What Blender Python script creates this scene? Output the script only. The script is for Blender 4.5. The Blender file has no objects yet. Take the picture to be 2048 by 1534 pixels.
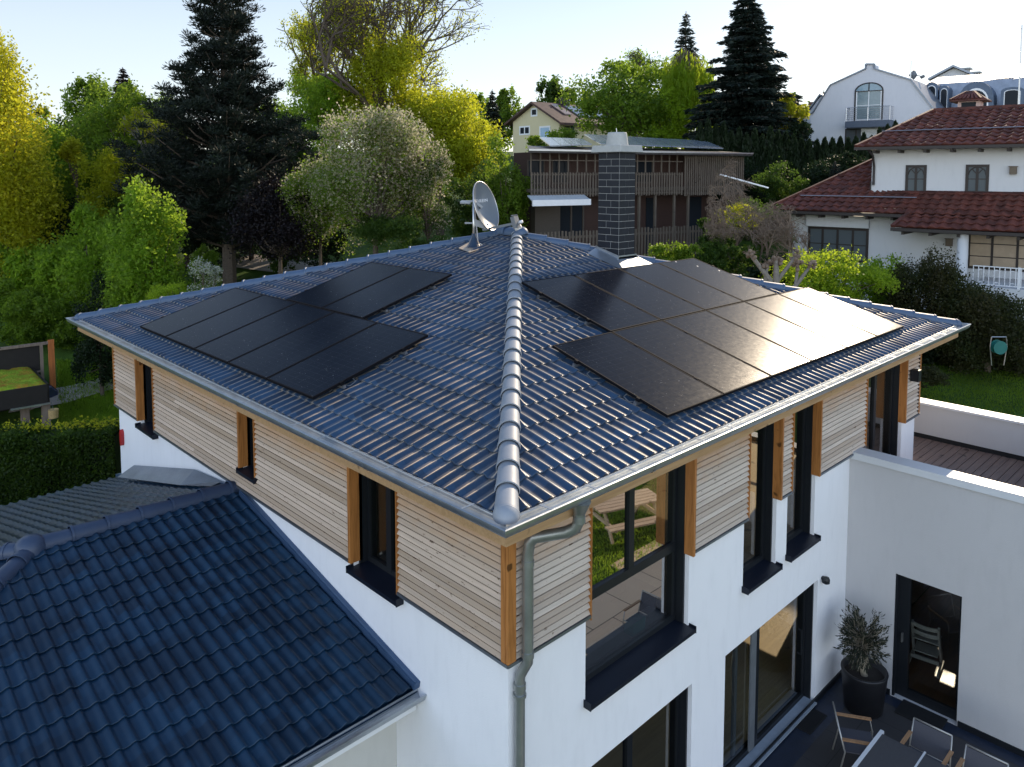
import bpy, math, random
import numpy as np
from mathutils import Vector
rng = np.random.default_rng(7)
random.seed(7)
sc = bpy.context.scene
COL = sc.collection
PI = math.pi

# ------------------------------------------------------------------ camera model
CAM = np.array([-4.2395, -4.4666, 2.9516])
YAW, PITCH = 0.8026, 0.073
FPX, PX0, PY0 = 1539.53, 1024.0, 457.71
_F = np.array([math.cos(YAW)*math.cos(PITCH), math.sin(YAW)*math.cos(PITCH), -math.sin(PITCH)])
_R = np.array([math.sin(YAW), -math.cos(YAW), 0.0])
_U = np.cross(_R, _F)
FH = np.array([math.cos(YAW), math.sin(YAW)])          # horizontal viewing direction
RH = np.array([math.sin(YAW), -math.cos(YAW)])

def ray(x, y):
    return _R*((x-PX0)/FPX) + _U*(-(y-PY0)/FPX) + _F
def at(x, y, D):
    """world point seen at photo pixel (x, y) at horizontal distance D in front of the camera"""
    d = ray(x, y)
    return CAM + d*(D/(d[0]*FH[0]+d[1]*FH[1]))
def ground_h(x, y):
    s = (x-CAM[0])*FH[0]+(y-CAM[1])*FH[1]
    r = (x-CAM[0])*RH[0]+(y-CAM[1])*RH[1]
    xs = [-50, 27, 31, 36, 42, 52, 65, 90, 130, 220, 400, 3000]
    ys = [-5.7, -5.7, -4.1, -2.4, -1.3, 1.0, 2.4, 4.8, 6.5, 9.0, 9.0, 3.0]
    z = np.interp(s, xs, ys); k = np.clip((r-8.5)/3.5, 0, 1)
    return z*(1-k)+k*np.maximum(z, np.interp(s, [15.5, 18, 22, 28, 32, 36], [-5.7, -4.5, -3.5, -2.9, -2.6, -2.2]))*(s < 60)+k*z*(s >= 60)
_e, _a = math.radians(26.2), math.radians(12.5)
SUN = np.array([math.cos(_e)*math.cos(_a), math.cos(_e)*math.sin(_a), math.sin(_e)])
SUN_EL = math.asin(SUN[2]); SUN_AZ = math.atan2(SUN[1], SUN[0])

# ------------------------------------------------------------------ materials
MATS = {}
class NT:
    def __init__(s, name):
        s.m = bpy.data.materials.new(name); s.m.use_nodes = True
        s.t = s.m.node_tree; s.n = s.t.nodes; s.l = s.t.links
        s.b = s.n['Principled BSDF']; s.out = s.n['Material Output']
    def new(s, k, **kw):
        n = s.n.new(k)
        for a, v in kw.items():
            if hasattr(n, a): setattr(n, a, v)
            else: n.inputs[a.replace('_', ' ')].default_value = v
        return n
    def lk(s, a, b): s.l.new(a, b)
    def coord(s, scale=(1, 1, 1), kind='Object', rot=(0, 0, 0)):
        tc = s.n.new('ShaderNodeTexCoord'); mp = s.n.new('ShaderNodeMapping')
        mp.inputs['Scale'].default_value = scale; mp.inputs['Rotation'].default_value = rot
        s.lk(tc.outputs[kind], mp.inputs[0]); return mp.outputs[0]
    def noise(s, scale, detail=4, rough=.6, coord=None, dist=0):
        n = s.n.new('ShaderNodeTexNoise'); n.inputs['Scale'].default_value = scale
        n.inputs['Detail'].default_value = detail; n.inputs['Roughness'].default_value = rough
        n.inputs['Distortion'].default_value = dist
        s.lk(coord if coord is not None else s.coord(), n.inputs['Vector']); return n.outputs['Fac']
    def ramp(s, fac, stops):
        r = s.n.new('ShaderNodeValToRGB'); e = r.color_ramp.elements
        while len(e) < len(stops): e.new(.5)
        for i, (p, c) in enumerate(stops):
            e[i].position = p; e[i].color = (*c, 1) if len(c) == 3 else c
        s.lk(fac, r.inputs[0]); return r.outputs[0]
    def mix(s, fac, a, b, mode='MIX'):
        m = s.n.new('ShaderNodeMix'); m.data_type = 'RGBA'; m.blend_type = mode
        for v, i in ((fac, 0), (a, 6), (b, 7)):
            if isinstance(v, (int, float)): m.inputs[i].default_value = v
            elif isinstance(v, tuple): m.inputs[i].default_value = (*v, 1)
            else: s.lk(v, m.inputs[i])
        return m.outputs[2]
    def math(s, op, a, b=None, c=None):
        m = s.n.new('ShaderNodeMath'); m.operation = op
        for i, v in enumerate((a, b, c)):
            if v is None: continue
            if isinstance(v, (int, float)): m.inputs[i].default_value = v
            else: s.lk(v, m.inputs[i])
        return m.outputs[0]
    def bump(s, h, strength=.3, dist=.01):
        b = s.n.new('ShaderNodeBump'); b.inputs['Strength'].default_value = strength
        b.inputs['Distance'].default_value = dist; s.lk(h, b.inputs['Height'])
        s.lk(b.outputs[0], s.b.inputs['Normal']); return b
    def col(s, c):
        if isinstance(c, tuple): s.b.inputs['Base Color'].default_value = (*c, 1)
        else: s.lk(c, s.b.inputs['Base Color'])
    def set(s, rough=.6, metal=0, spec=.5, **kw):
        s.b.inputs['Roughness'].default_value = rough; s.b.inputs['Metallic'].default_value = metal
        s.b.inputs['Specular IOR Level'].default_value = spec
        for a, v in kw.items(): s.b.inputs[a.replace('_', ' ')].default_value = v

def simple(name, c, rough=.6, var=.15, scale=6, metal=0, spec=.5, bump=0, bscale=40, bdist=.004, stretch=(1, 1, 1), rvar=0):
    if name in MATS: return MATS[name]
    n = NT(name); co = n.coord(stretch)
    f = n.noise(scale, 6, .65, co)
    n.col(n.ramp(f, [(.25, tuple(v*(1-var) for v in c)), (.75, tuple(min(1, v*(1+var)) for v in c))]))
    n.set(rough, metal, spec)
    if rvar:
        f2 = n.noise(scale*2.3, 4, .6, co)
        n.lk(n.math('MULTIPLY_ADD', f2, rvar, rough-rvar/2), n.b.inputs['Roughness'])
    if bump: n.bump(n.noise(bscale, 5, .6, co), bump, bdist)
    MATS[name] = n.m; return n.m

def M_tile(name, c, c2, rough=.42, spec=.5, sheen=0):
    n = NT(name)
    g = n.new('ShaderNodeNewGeometry')
    co = n.coord()
    f = n.noise(.7, 5, .6, co); f2 = n.noise(22, 4, .7, co); f3 = n.noise(140, 2, .6, co)
    base = n.mix(f, c, c2)
    base = n.mix(n.math('MULTIPLY', f2, .6), base, tuple(v*.5 for v in c))
    f4 = n.noise(5.5, 6, .75, co)
    base = n.mix(n.ramp(f4, [(.55, (0, 0, 0)), (.75, (.35, .35, .35))]), base, tuple(min(1, v*1.2+.035) for v in c))
    base = n.mix(n.ramp(f3, [(.66, (0, 0, 0)), (.76, (.5, .5, .5))]), base, tuple(min(1, v*2.2+.03) for v in c))
    sx = n.new('ShaderNodeSeparateXYZ'); n.lk(co, sx.inputs[0]); cb = n.new('ShaderNodeCombineXYZ')
    n.lk(n.math('FLOOR', n.math('DIVIDE', sx.outputs[0], .316)), cb.inputs[0]); n.lk(n.math('FLOOR', n.math('DIVIDE', sx.outputs[1], .323)), cb.inputs[1])
    wn = n.new('ShaderNodeTexWhiteNoise'); n.lk(cb.outputs[0], wn.inputs['Vector'])
    base = n.mix(1.0, base, n.ramp(wn.outputs['Value'], [(0, (.62, .62, .62)), (1, (1.25, 1.2, 1.15))]), 'MULTIPLY')
    n.col(base); n.set(rough, 0, spec)
    n.lk(n.math('MULTIPLY_ADD', f2, .22, rough-.1), n.b.inputs['Roughness'])
    n.bump(n.noise(260, 3, .6, co), .25, .002)
    if sheen: n.b.inputs['Sheen Weight'].default_value = sheen; n.b.inputs['Sheen Roughness'].default_value = .4; n.b.inputs['Sheen Tint'].default_value = (1, .84, .64, 1)
    MATS[name] = n.m; return n.m

def M_plaster(name, c, var=.04):
    n = NT(name); co = n.coord()
    f = n.noise(.9, 5, .6, co); f2 = n.noise(7, 4, .6, n.coord((1, 1, .25)))
    b = n.mix(f, tuple(v*(1-var) for v in c), tuple(min(1, v*(1+var)) for v in c))
    b = n.mix(n.ramp(f2, [(.5, (0, 0, 0)), (.85, (.32, .32, .32))]), b, tuple(v*.8 for v in c))
    n.col(b); n.set(.9, 0, .2)
    n.bump(n.noise(90, 5, .75, co), .55, .006)
    MATS[name] = n.m; return n.m

def M_cladding(name, a, b, orange, axis):
    """weathered larch slats, fresher under the eaves"""
    n = NT(name)
    st = (1.2, 1, 40) if axis == 0 else (1, 1.2, 40)
    if axis == 0: st = (1.2, 1, 45)
    co = n.coord(st)
    g = n.new('ShaderNodeNewGeometry')
    f = n.noise(1.0, 6, .7, co, .3)
    r = g.outputs['Random Per Island']
    base = n.mix(r, a, b)
    base = n.mix(n.ramp(f, [(.38, (.6, .6, .6)), (.6, (0, 0, 0))]), base, tuple(v*.62 for v in a))
    # knots / cracks
    k = n.noise(3.2, 3, .5, n.coord((3.0, 3.0, 14)))
    base = n.mix(n.ramp(k, [(.66, (0, 0, 0)), (.72, (.85, .85, .85))]), base, (.13, .07, .04))
    sx = n.new('ShaderNodeSeparateXYZ'); n.lk(n.coord(), sx.inputs[0])
    z = n.math('MULTIPLY_ADD', n.noise(2.5, 3, .6, n.coord((1, 1, 4))), .55, n.math('ADD', sx.outputs[2], -5.98))
    zz = n.ramp(n.math('ADD', z, 1.0), [(.08, (0, 0, 0)), (.55, (.95, .95, .95))])
    base = n.mix(zz, base, orange)
    n.col(base); n.set(.72, 0, .3)
    n.bump(f, .5, .004)
    MATS[name] = n.m; return n.m

def M_wood(name, c, c2, axis=2, rough=.55, sc_=1.0):
    n = NT(name); s = [14*sc_, 14*sc_, 14*sc_]; s[axis] = .9*sc_
    co = n.coord(tuple(s))
    f = n.noise(1.3, 5, .6, co, 1.2)
    base = n.ramp(f, [(.3, c2), (.55, c), (.8, tuple(min(1, v*1.15) for v in c))])
    k = n.noise(5*sc_, 2, .4, n.coord())
    base = n.mix(n.ramp(k, [(.70, (0, 0, 0)), (.74, (.9, .9, .9))]), base, tuple(v*.35 for v in c2))
    n.col(base); n.set(rough, 0, .4); n.bump(f, .25, .003)
    MATS[name] = n.m; return n.m

def M_zinc(name, c=(.5, .53, .56), rough=.34):
    n = NT(name); co = n.coord()
    f = n.noise(2.2, 6, .65, co); f2 = n.noise(28, 3, .6, co)
    n.col(n.ramp(f, [(.3, tuple(v*.72 for v in c)), (.7, c)])); n.set(rough, .9, .5)
    n.lk(n.math('MULTIPLY_ADD', f2, .25, rough-.08), n.b.inputs['Roughness'])
    n.bump(f, .12, .01)
    MATS[name] = n.m; return n.m

def M_glass(name, refl=.1, tint=(.78, .80, .79)):
    n = NT(name); n.n.remove(n.b)
    tr = n.new('ShaderNodeBsdfTransparent'); tr.inputs[0].default_value = (*tint, 1)
    gl = n.new('ShaderNodeBsdfGlossy'); gl.inputs['Roughness'].default_value = .015
    fr = n.new('ShaderNodeFresnel'); fr.inputs[0].default_value = 1.5
    f = n.math('MINIMUM', n.math('MULTIPLY_ADD', fr.outputs[0], 1.7, refl), 1.0)
    gg = n.new('ShaderNodeNewGeometry'); f = n.math('MULTIPLY', f, n.math('SUBTRACT', 1.0, gg.outputs['Backfacing']))
    mx = n.new('ShaderNodeMixShader'); n.lk(f, mx.inputs[0]); n.lk(tr.outputs[0], mx.inputs[1]); n.lk(gl.outputs[0], mx.inputs[2])
    bp = n.new('ShaderNodeBump'); bp.inputs['Strength'].default_value = .04; bp.inputs['Distance'].default_value = .02
    n.lk(n.noise(1.2, 1, .5), bp.inputs['Height']); n.lk(bp.outputs[0], gl.inputs['Normal'])
    n.lk(mx.outputs[0], n.out.inputs[0]); MATS[name] = n.m; return n.m

def M_darkglass(name, c=(.012, .015, .018), rough=.05):
    n = NT(name); n.col(c); n.set(rough, 0, .05); n.bump(n.noise(1.5, 2, .5), .05, .02)
    MATS[name] = n.m; return n.m

def M_panel(name, warm):
    n = NT(name); co = n.coord()
    # fine cell grid in object space (x across, y up the slope), dust and bird specks
    sx = n.new('ShaderNodeSeparateXYZ'); n.lk(co, sx.inputs[0])
    def line(o, step, w):
        t = n.math('FRACT', n.math('DIVIDE', o, step))
        t = n.math('ABSOLUTE', n.math('SUBTRACT', t, .5))
        return n.math('GREATER_THAN', t, .5-w)
    ln = n.math('MAXIMUM', line(sx.outputs[0], .2, .008), line(sx.outputs[1], .104, .012))
    base = n.mix(n.math('MULTIPLY', ln, .7), (.002, .005, .012), (.035, .037, .045))
    st = n.noise(2.0, 5, .7, n.coord((6, 1.2, 1)))
    sp = n.noise(55, 2, .5, co); sp2 = n.noise(14, 5, .8, co)
    dust = n.math('MULTIPLY', n.ramp(st, [(.42, (0, 0, 0)), (.85, (.03, .03, .03))]), sp2)
    base = n.mix(dust, base, (.22, .20, .18))
    base = n.mix(n.ramp(sp, [(.735, (0, 0, 0)), (.755, (.8, .8, .8))]), base, (.5, .5, .48))
    n.col(base); n.set(.12, 0, .6)
    n.lk(n.math('MULTIPLY_ADD', sp2, .18, .12), n.b.inputs['Roughness'])
    n.b.inputs['Specular IOR Level'].default_value = .05; n.b.inputs['Coat Weight'].default_value = .0; n.b.inputs['Coat Roughness'].default_value = .08
    n.bump(n.noise(420, 2, .6, co), .22, .001)
    MATS[name] = n.m; return n.m

def M_leaf(name, a, b, transl=.45, rough=.55, c=None, nscale=.55):
    n = NT(name)
    g = n.new('ShaderNodeNewGeometry')
    r = g.outputs['Random Per Island']
    tc = n.new('ShaderNodeTexCoord')
    f = n.noise(nscale, 3, .6, tc.outputs['Object'])
    base = n.mix(r, a, b)
    f = n.ramp(f, [(.35, (0, 0, 0)), (.65, (1, 1, 1))])
    base = n.mix(n.math('MULTIPLY', f, .8), base, c if c else tuple(v*.42 for v in a))
    n.col(n.mix(1.0, base, (.62, .62, .62), 'MULTIPLY')); n.set(rough, 0, .25)
    transl = min(.62, transl*1.2)
    t = n.new('ShaderNodeBsdfTranslucent'); n.lk(n.mix(.5, base, tuple(min(1, v*2.1) for v in b)), t.inputs[0])
    mx = n.new('ShaderNodeMixShader'); mx.inputs[0].default_value = transl
    n.lk(n.b.outputs[0], mx.inputs[1]); n.lk(t.outputs[0], mx.inputs[2]); n.lk(mx.outputs[0], n.out.inputs[0])
    MATS[name] = n.m; return n.m

# ------------------------------------------------------------------ mesh building
def link(o, parent=None):
    COL.objects.link(o)
    if parent is not None: o.parent = parent
    return o
def tag(o, label=None, cat=None, group=None, kind=None):
    if label: o['label'] = label
    if cat: o['category'] = cat
    if group: o['group'] = group
    if kind: o['kind'] = kind
    return o
def thing(name, label, cat, loc=(0, 0, 0), group=None):
    o = bpy.data.objects.new(name, None); o.empty_display_size = .2
    link(o); o.location = loc; tag(o, label, cat, group); return o
class Fr:
    """local frame: u along, d outwards, z up"""
    def __init__(s, o, u, d): s.o = np.array(o, float); s.u = np.array((*u, 0.), float); s.d = np.array((*d, 0.), float)
    def __call__(s, u, d, z): return s.o + s.u*u + s.d*d + np.array((0, 0, z), float)
    def hit(s, x, y, d=0.):
        """(u, z) on the plane at outward distance d under photo pixel (x, y)"""
        r = ray(x, y); o = s.o+s.d*d; k = ((o-CAM)@s.d)/(r@s.d); p = CAM+r*k-o
        return float(p@s.u), float(p[2])
WF = Fr((0, 0, 0), (1, 0), (0, 1))       # world frame
class MB:
    def __init__(s, fr=WF): s.v = []; s.f = []; s.mi = []; s.fr = fr; s.cm = 0
    def quad(s, *p):
        i = len(s.v); s.v += [tuple(q) for q in p]; s.f.append(tuple(range(i, i+len(p)))); s.mi.append(s.cm)
    def box(s, u0, u1, d0, d1, z0, z1, fr=None):
        fr = fr or s.fr; i = len(s.v)
        if u0 > u1: u0, u1 = u1, u0
        if d0 > d1: d0, d1 = d1, d0
        for z in (z0, z1):
            for (u, d) in ((u0, d0), (u1, d0), (u1, d1), (u0, d1)): s.v.append(tuple(fr(u, d, z)))
        F = [(i, i+3, i+2, i+1), (i+4, i+5, i+6, i+7), (i, i+1, i+5, i+4), (i+1, i+2, i+6, i+5), (i+2, i+3, i+7, i+6), (i+3, i, i+4, i+7)]
        if fr.u[0]*fr.d[1]-fr.u[1]*fr.d[0] < 0: F = [q[::-1] for q in F]
        s.f += F; s.mi += [s.cm]*6
    def hexa(s, P):
        i = len(s.v); s.v += [tuple(p) for p in P]
        F = [(i, i+3, i+2, i+1), (i+4, i+5, i+6, i+7), (i, i+1, i+5, i+4), (i+1, i+2, i+6, i+5), (i+2, i+3, i+7, i+6), (i+3, i, i+4, i+7)]
        A = np.array([P[1]-np.array(P[0]), P[3]-np.array(P[0]), P[4]-np.array(P[0])], float)
        if np.linalg.det(A) < 0: F = [q[::-1] for q in F]
        s.f += F; s.mi += [s.cm]*6
    def bar(s, a, b, w, h=None, up=(0, 0, 1)):
        a = np.array(a, float); b = np.array(b, float); h = h or w
        t = b-a; t /= np.linalg.norm(t); up = np.array(up, float)
        if abs(t@up) > .95: up = np.array((1., 0, 0))
        r = np.cross(t, up); r /= np.linalg.norm(r); q = np.cross(r, t)
        P = [p+r*sx*w/2+q*sy*h/2 for p in (a, b) for sx, sy in ((-1, -1), (1, -1), (1, 1), (-1, 1))]
        s.hexa(P)
    def tube(s, pts, rad, n=10, caps=True):
        pts = [np.array(p, float) for p in pts]
        if not hasattr(rad, '__len__'): rad = [rad]*len(pts)
        prev = None; rings = []
        for k, p in enumerate(pts):
            t = (pts[min(k+1, len(pts)-1)]-pts[max(k-1, 0)]); t /= (np.linalg.norm(t)+1e-9)
            if prev is None:
                a = np.array((0, 0, 1.)) if abs(t[2]) < .9 else np.array((1., 0, 0))
                r = np.cross(t, a)
            else: r = prev-t*(prev@t)
            r /= (np.linalg.norm(r)+1e-9); prev = r; q = np.cross(t, r)
            i = len(s.v); rings.append(i)
            for j in range(n):
                an = 2*PI*j/n; s.v.append(tuple(p+(r*math.cos(an)+q*math.sin(an))*rad[k]))
        for a, b in zip(rings, rings[1:]):
            for j in range(n):
                s.f.append((a+j, a+(j+1) % n, b+(j+1) % n, b+j)); s.mi.append(s.cm)
        if caps:
            s.f.append(tuple(rings[0]+j for j in reversed(range(n)))); s.f.append(tuple(rings[-1]+j for j in range(n))); s.mi += [s.cm]*2
    def lathe(s, c, prof, n=24, axis=None):
        """prof: list of (r, z)"""
        c = np.array(c, float); rings = []
        for r, z in prof:
            i = len(s.v); rings.append(i)
            for j in range(n):
                an = 2*PI*j/n; s.v.append((c[0]+r*math.cos(an), c[1]+r*math.sin(an), c[2]+z))
        for a, b in zip(rings, rings[1:]):
            for j in range(n): s.f.append((a+j, a+(j+1) % n, b+(j+1) % n, b+j)); s.mi.append(s.cm)
    def prism(s, poly, d0, d1, fr=None):
        """poly: (u, z) outline, extruded from d0 to d1"""
        fr = fr or s.fr; n = len(poly); i = len(s.v)
        for d in (d0, d1): s.v += [tuple(fr(u, d, z)) for u, z in poly]
        s.f += [tuple(i+j for j in range(n)), tuple(i+n+j for j in reversed(range(n)))]; s.mi += [s.cm]*2
        for j in range(n): s.f.append((i+j, i+n+j, i+n+(j+1) % n, i+(j+1) % n)); s.mi.append(s.cm)
    def build(s, name, mat, parent=None, smooth=False, bevel=0, origin=None, split=0):
        if name in ('hip_cap', 'ridge_cap'): smooth, split = True, .75
        me = bpy.data.meshes.new(name)
        v = np.array(s.v, float).reshape(-1, 3)
        if origin is None and parent is not None:
            off = np.array(wloc(parent))
        else: off = np.array(origin if origin is not None else (0, 0, 0), float)
        me.from_pydata([tuple(p) for p in (v-off)], [], s.f)
        ms = mat if isinstance(mat, (list, tuple)) else [mat]
        for m in ms: me.materials.append(m)
        if len(ms) > 1: me.polygons.foreach_set('material_index', s.mi)
        if smooth: me.shade_smooth()
        me.update()
        o = bpy.data.objects.new(name, me); link(o, parent)
        if parent is None: o.location = tuple(off)
        if split: o.modifiers.new('e', 'EDGE_SPLIT').split_angle = split
        if bevel:
            b = o.modifiers.new('b', 'BEVEL'); b.width = bevel; b.segments = 2; b.limit_method = 'ANGLE'; b.angle_limit = .7
        return o
def wloc(o):
    l = Vector((0, 0, 0))
    while o is not None: l = l+o.location; o = o.parent
    return l
def npmesh(name, V, Fq, mat, parent=None, smooth=False, origin=(0, 0, 0)):
    """fast mesh from numpy verts and equal-size faces"""
    me = bpy.data.meshes.new(name); k = Fq.shape[1]
    me.vertices.add(len(V)); me.vertices.foreach_set('co', (V-np.array(origin)).astype(np.float32).ravel())
    me.loops.add(Fq.size); me.loops.foreach_set('vertex_index', Fq.astype(np.int32).ravel())
    me.polygons.add(len(Fq)); me.polygons.foreach_set('loop_start', (np.arange(len(Fq))*k).astype(np.int32))
    try: me.polygons.foreach_set('loop_total', np.full(len(Fq), k, np.int32))
    except Exception: pass
    me.materials.append(mat); me.update(calc_edges=True); me.validate()
    if smooth: me.shade_smooth()
    o = bpy.data.objects.new(name, me); link(o, parent); return o
def wall_holes(mb, u0, u1, z0, z1, holes, d=0., depth=.3, fr=None, top=None):
    """front face of a wall with rectangular openings and their reveals"""
    fr = fr or mb.fr
    us = sorted({u0, u1, *[h[0] for h in holes], *[h[1] for h in holes]}); us = [u for u in us if u0 <= u <= u1]
    zs = sorted({z0, z1, *[h[2] for h in holes], *[h[3] for h in holes]}); zs = [z for z in zs if z0 <= z <= z1]
    for a, b in zip(us, us[1:]):
        for c, e in zip(zs, zs[1:]):
            mu, mz = (a+b)/2, (c+e)/2
            if any(h[0] < mu < h[1] and h[2] < mz < h[3] for h in holes): continue
            mb.quad(fr(a, d, c), fr(b, d, c), fr(b, d, e), fr(a, d, e))
    for a, b, c, e in holes:
        a, b, c, e = max(a, u0), min(b, u1), max(c, z0), min(e, z1)
        mb.quad(fr(a, d, c), fr(a, d, e), fr(a, d-depth, e), fr(a, d-depth, c))
        mb.quad(fr(b, d, c), fr(b, d-depth, c), fr(b, d-depth, e), fr(b, d, e))
        mb.quad(fr(a, d, e), fr(b, d, e), fr(b, d-depth, e), fr(a, d-depth, e))
        mb.quad(fr(a, d, c), fr(a, d-depth, c), fr(b, d-depth, c), fr(b, d, c))

def tile_face(V, Q, P0, U, S, N, uL, uR, smax, pitch=.158, expo=.336, h=.034, lift=.030, ns=8, s0=.055, sharp=0, jit=.003, flip=False):
    """rows of interlocking roll tiles on one roof plane.  uL(s), uR(s): limits"""
    P0 = np.array(P0, float); U = np.array(U, float); S = np.array(S, float); N = np.array(N, float)
    nb = 0
    rows = int(math.ceil((smax-s0)/expo))
    for r in range(rows):
        a = s0+r*expo; b = min(a+expo+.02, smax)
        lo = math.floor(uL(a)/pitch)*ns-1; hi = math.ceil(uR(a)/pitch)*ns+1
        k = np.arange(lo, hi+1); u = k*pitch/ns
        t = k/ns
        if sharp: w = h*(0.5+0.5*np.cos(2*PI*t))**sharp
        else:
            tt = (1-t % 1) % 1 if flip else t % 1
            w = h*np.where(tt < .25, 0, np.where(tt < .74, .5-.5*np.cos(PI*(tt-.25)/.49), .5+.5*np.cos(PI*(tt-.74)/.26)))*.95
        tilej = rng.normal(0, jit, int(hi-lo)//(2*ns)+4)[(k-lo)//(2*ns)]
        prof = []
        for (s, o) in ((a+lift*1.15, np.full(len(u), -.012)), (a, w+lift+tilej-.006), (a+.012, w+lift+tilej), (b, w+.004)):
            uu = np.clip(u, uL(s), uR(s))
            prof.append(P0+uu[:, None]*U+s*S+o[:, None]*N)
        base = sum(len(x) for x in V)
        n = len(u); V.append(np.vstack(prof))
        i = np.arange(n-1)
        keep = (np.clip(u, uL(a), uR(a))[1:]-np.clip(u, uL(a), uR(a))[:-1] > 1e-6)
        i = i[keep]
        for q in range(3):
            Q.append(np.stack([base+q*n+i, base+q*n+i+1, base+(q+1)*n+i+1, base+(q+1)*n+i], 1))

def hip_caps(mb, a, b, r=.106, step=.36, ball=True, start=0.0):
    a = np.array(a, float); b = np.array(b, float); L = np.linalg.norm(b-a); t = (b-a)/L
    side = np.cross(t, (0, 0, 1.)); side /= np.linalg.norm(side); up = np.cross(side, t)
    n = int(L/step)+1
    for k in range(n):
        s0 = k*step+start; s1 = min(s0+step+.05, L)
        if s0 >= L: break
        rings = []
        for (s, rr, o) in ((s0, r*1.04, .010), (s0, r*1.11, .018), (s0+.03, r*1.11, .018), (s0+.035, r*1.06, .013), (s1, r*.94, -.004)):
            i = len(mb.v); rings.append(i)
            for j in range(13):
                an = PI*j/12*1.14-.22
                mb.v.append(tuple(a+t*s+side*math.cos(an)*rr+up*(math.sin(an)*rr*.92+o-.03)))
        for p, q in zip(rings, rings[1:]):
            for j in range(12): mb.f.append((p+j, p+j+1, q+j+1, q+j)); mb.mi.append(mb.cm)
    if ball:
        rings = []
        for e in range(6):
            ph = e/5*PI/2; i = len(mb.v); rings.append(i)
            for j in range(13):
                an = PI*j/12*1.14-.22
                rr = r*1.12*math.cos(ph)
                mb.v.append(tuple(a-t*math.sin(ph)*r*1.25+t*.02+side*math.cos(an)*rr+up*(math.sin(an)*rr*.92-.012)))
        for p, q in zip(rings, rings[1:]):
            for j in range(12): mb.f.append((p+j, q+j, q+j+1, p+j+1)); mb.mi.append(mb.cm)
# ================================================================== materials used by the near buildings
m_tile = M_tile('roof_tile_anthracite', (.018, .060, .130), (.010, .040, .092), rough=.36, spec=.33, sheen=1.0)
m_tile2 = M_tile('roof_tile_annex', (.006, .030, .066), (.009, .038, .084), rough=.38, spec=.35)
m_ridge_shade = simple('ridge_cap_shaded', (.06, .10, .17), .5, .15, 3, bump=.2, bscale=150, bdist=.002)  # same tile as the near hip, coloured darker as if shaded
m_ridge_lit = simple('ridge_cap', (.25, .275, .31), .55, .12, 3, spec=.6, bump=.2, bscale=150, bdist=.002, rvar=.15)  # near hip caps, sunlight put into the lighter colour
m_ridge2 = simple('ridge_cap_annex', (.035, .055, .10), .45, .12, 3, bump=.2, bscale=150, bdist=.002)
m_plaster = M_plaster('white_render', (.84, .83, .84))
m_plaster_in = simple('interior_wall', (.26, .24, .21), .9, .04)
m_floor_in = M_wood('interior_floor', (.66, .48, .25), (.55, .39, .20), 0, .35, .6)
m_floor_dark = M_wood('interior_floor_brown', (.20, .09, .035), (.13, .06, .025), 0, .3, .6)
m_black = simple('anthracite_frame', (.010, .012, .015), .38, .1, 4, spec=.4)
m_sill = simple('anthracite_sill', (.006, .009, .018), .4, .12, 4, spec=.3)
m_zinc = M_zinc('zinc')
m_zincd = M_zinc('zinc_dark', (.28, .31, .36), .4)
m_pipe = simple('zinc_pipe', (.34, .355, .35), .38, .18, 3, metal=.75, bump=.1, bscale=8, bdist=.01, rvar=.2)
m_clR = M_cladding('larch_slats_right', (.70, .60, .50), (.42, .32, .24), (.50, .27, .12), 0)
m_clL = M_cladding('larch_slats_left', (.68, .53, .41), (.38, .27, .18), (.52, .29, .13), 1)
m_post = M_wood('larch_post', (.42, .17, .045), (.22, .08, .018), 2, .45)
m_fascia = M_wood('larch_fascia', (.42, .26, .13), (.33, .19, .09), 0, .6)
m_glass = M_glass('window_glass', .02); m_glassr = M_glass('coated_glass', .42, (.6, .62, .62))
m_steel = simple('steel', (.5, .5, .5), .3, .1, 5, metal=.9)
m_grey = simple('grey_plastic', (.12, .13, .14), .5)
m_white = simple('white_paint', (.75, .75, .75), .5, .05)
m_capm = simple('parapet_cap', (.62, .63, .64), .42, .06, 2, spec=.5)
m_black2 = simple('black_rubber', (.008, .008, .009), .85, .3, 30, bump=.4, bscale=200, bdist=.003)

F_ = .717; LX, LY = 12.529, 12.977
FRf = Fr((0, F_, 0), (1, 0), (0, -1))
FLf = Fr((F_, 0, 0), (0, 1), (-1, 0))
FEf = Fr((LX-F_, 0, 0), (0, 1), (1, 0))
FNf = Fr((0, LY-F_, 0), (1, 0), (0, 1))
ZC = -1.78          # lower edge of the cladding
house = thing('detached_house', 'white house with larch slat upper floor and dark tiled hip roof, centre of the photo', 'house', (LX/2, LY/2, -5.7))

# ---- walls
W1 = (1.875, 3.87, -2.78, -.28); W2 = (5.225, 6.16, -2.80, -.28); W3 = (6.5, 7.43, -2.80, -.28); D4 = (9.24, 11.12, -2.72, -.28)
G1 = (1.86, 3.99, -5.62, -3.60); G2 = (4.80, 7.63, -5.66, -3.60)
L1 = (10.08, 10.96, -1.885, -.28); L2 = (5.98, 6.50, -1.50, -.28); L3 = (2.46, 3.45, -1.875, -.28)
E1 = (2.9, 5.1, -3.0, -.42); E2 = (2.42, 4.6, -5.55, -3.86)
w = MB()
wall_holes(w, F_, LX-F_, -5.9, -.2, [W1, W2, W3, D4, G1, G2], 0, .3, FRf)
wall_holes(w, F_, LY-F_, -5.9, -.2, [L1, L2, L3], 0, .3, FLf)
wall_holes(w, F_, LY-F_, -5.9, -.2, [E1, E2], 0, .3, FEf)
wall_holes(w, F_, LX-F_, -5.9, -.2, [], 0, .3, FNf)
w.build('wall', m_plaster, house)
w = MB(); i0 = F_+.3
wall_holes(w, i0, LX-i0, -5.65, -.2, [W1, W2, W3, D4, G1, G2], -.3, 0, FRf)
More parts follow.
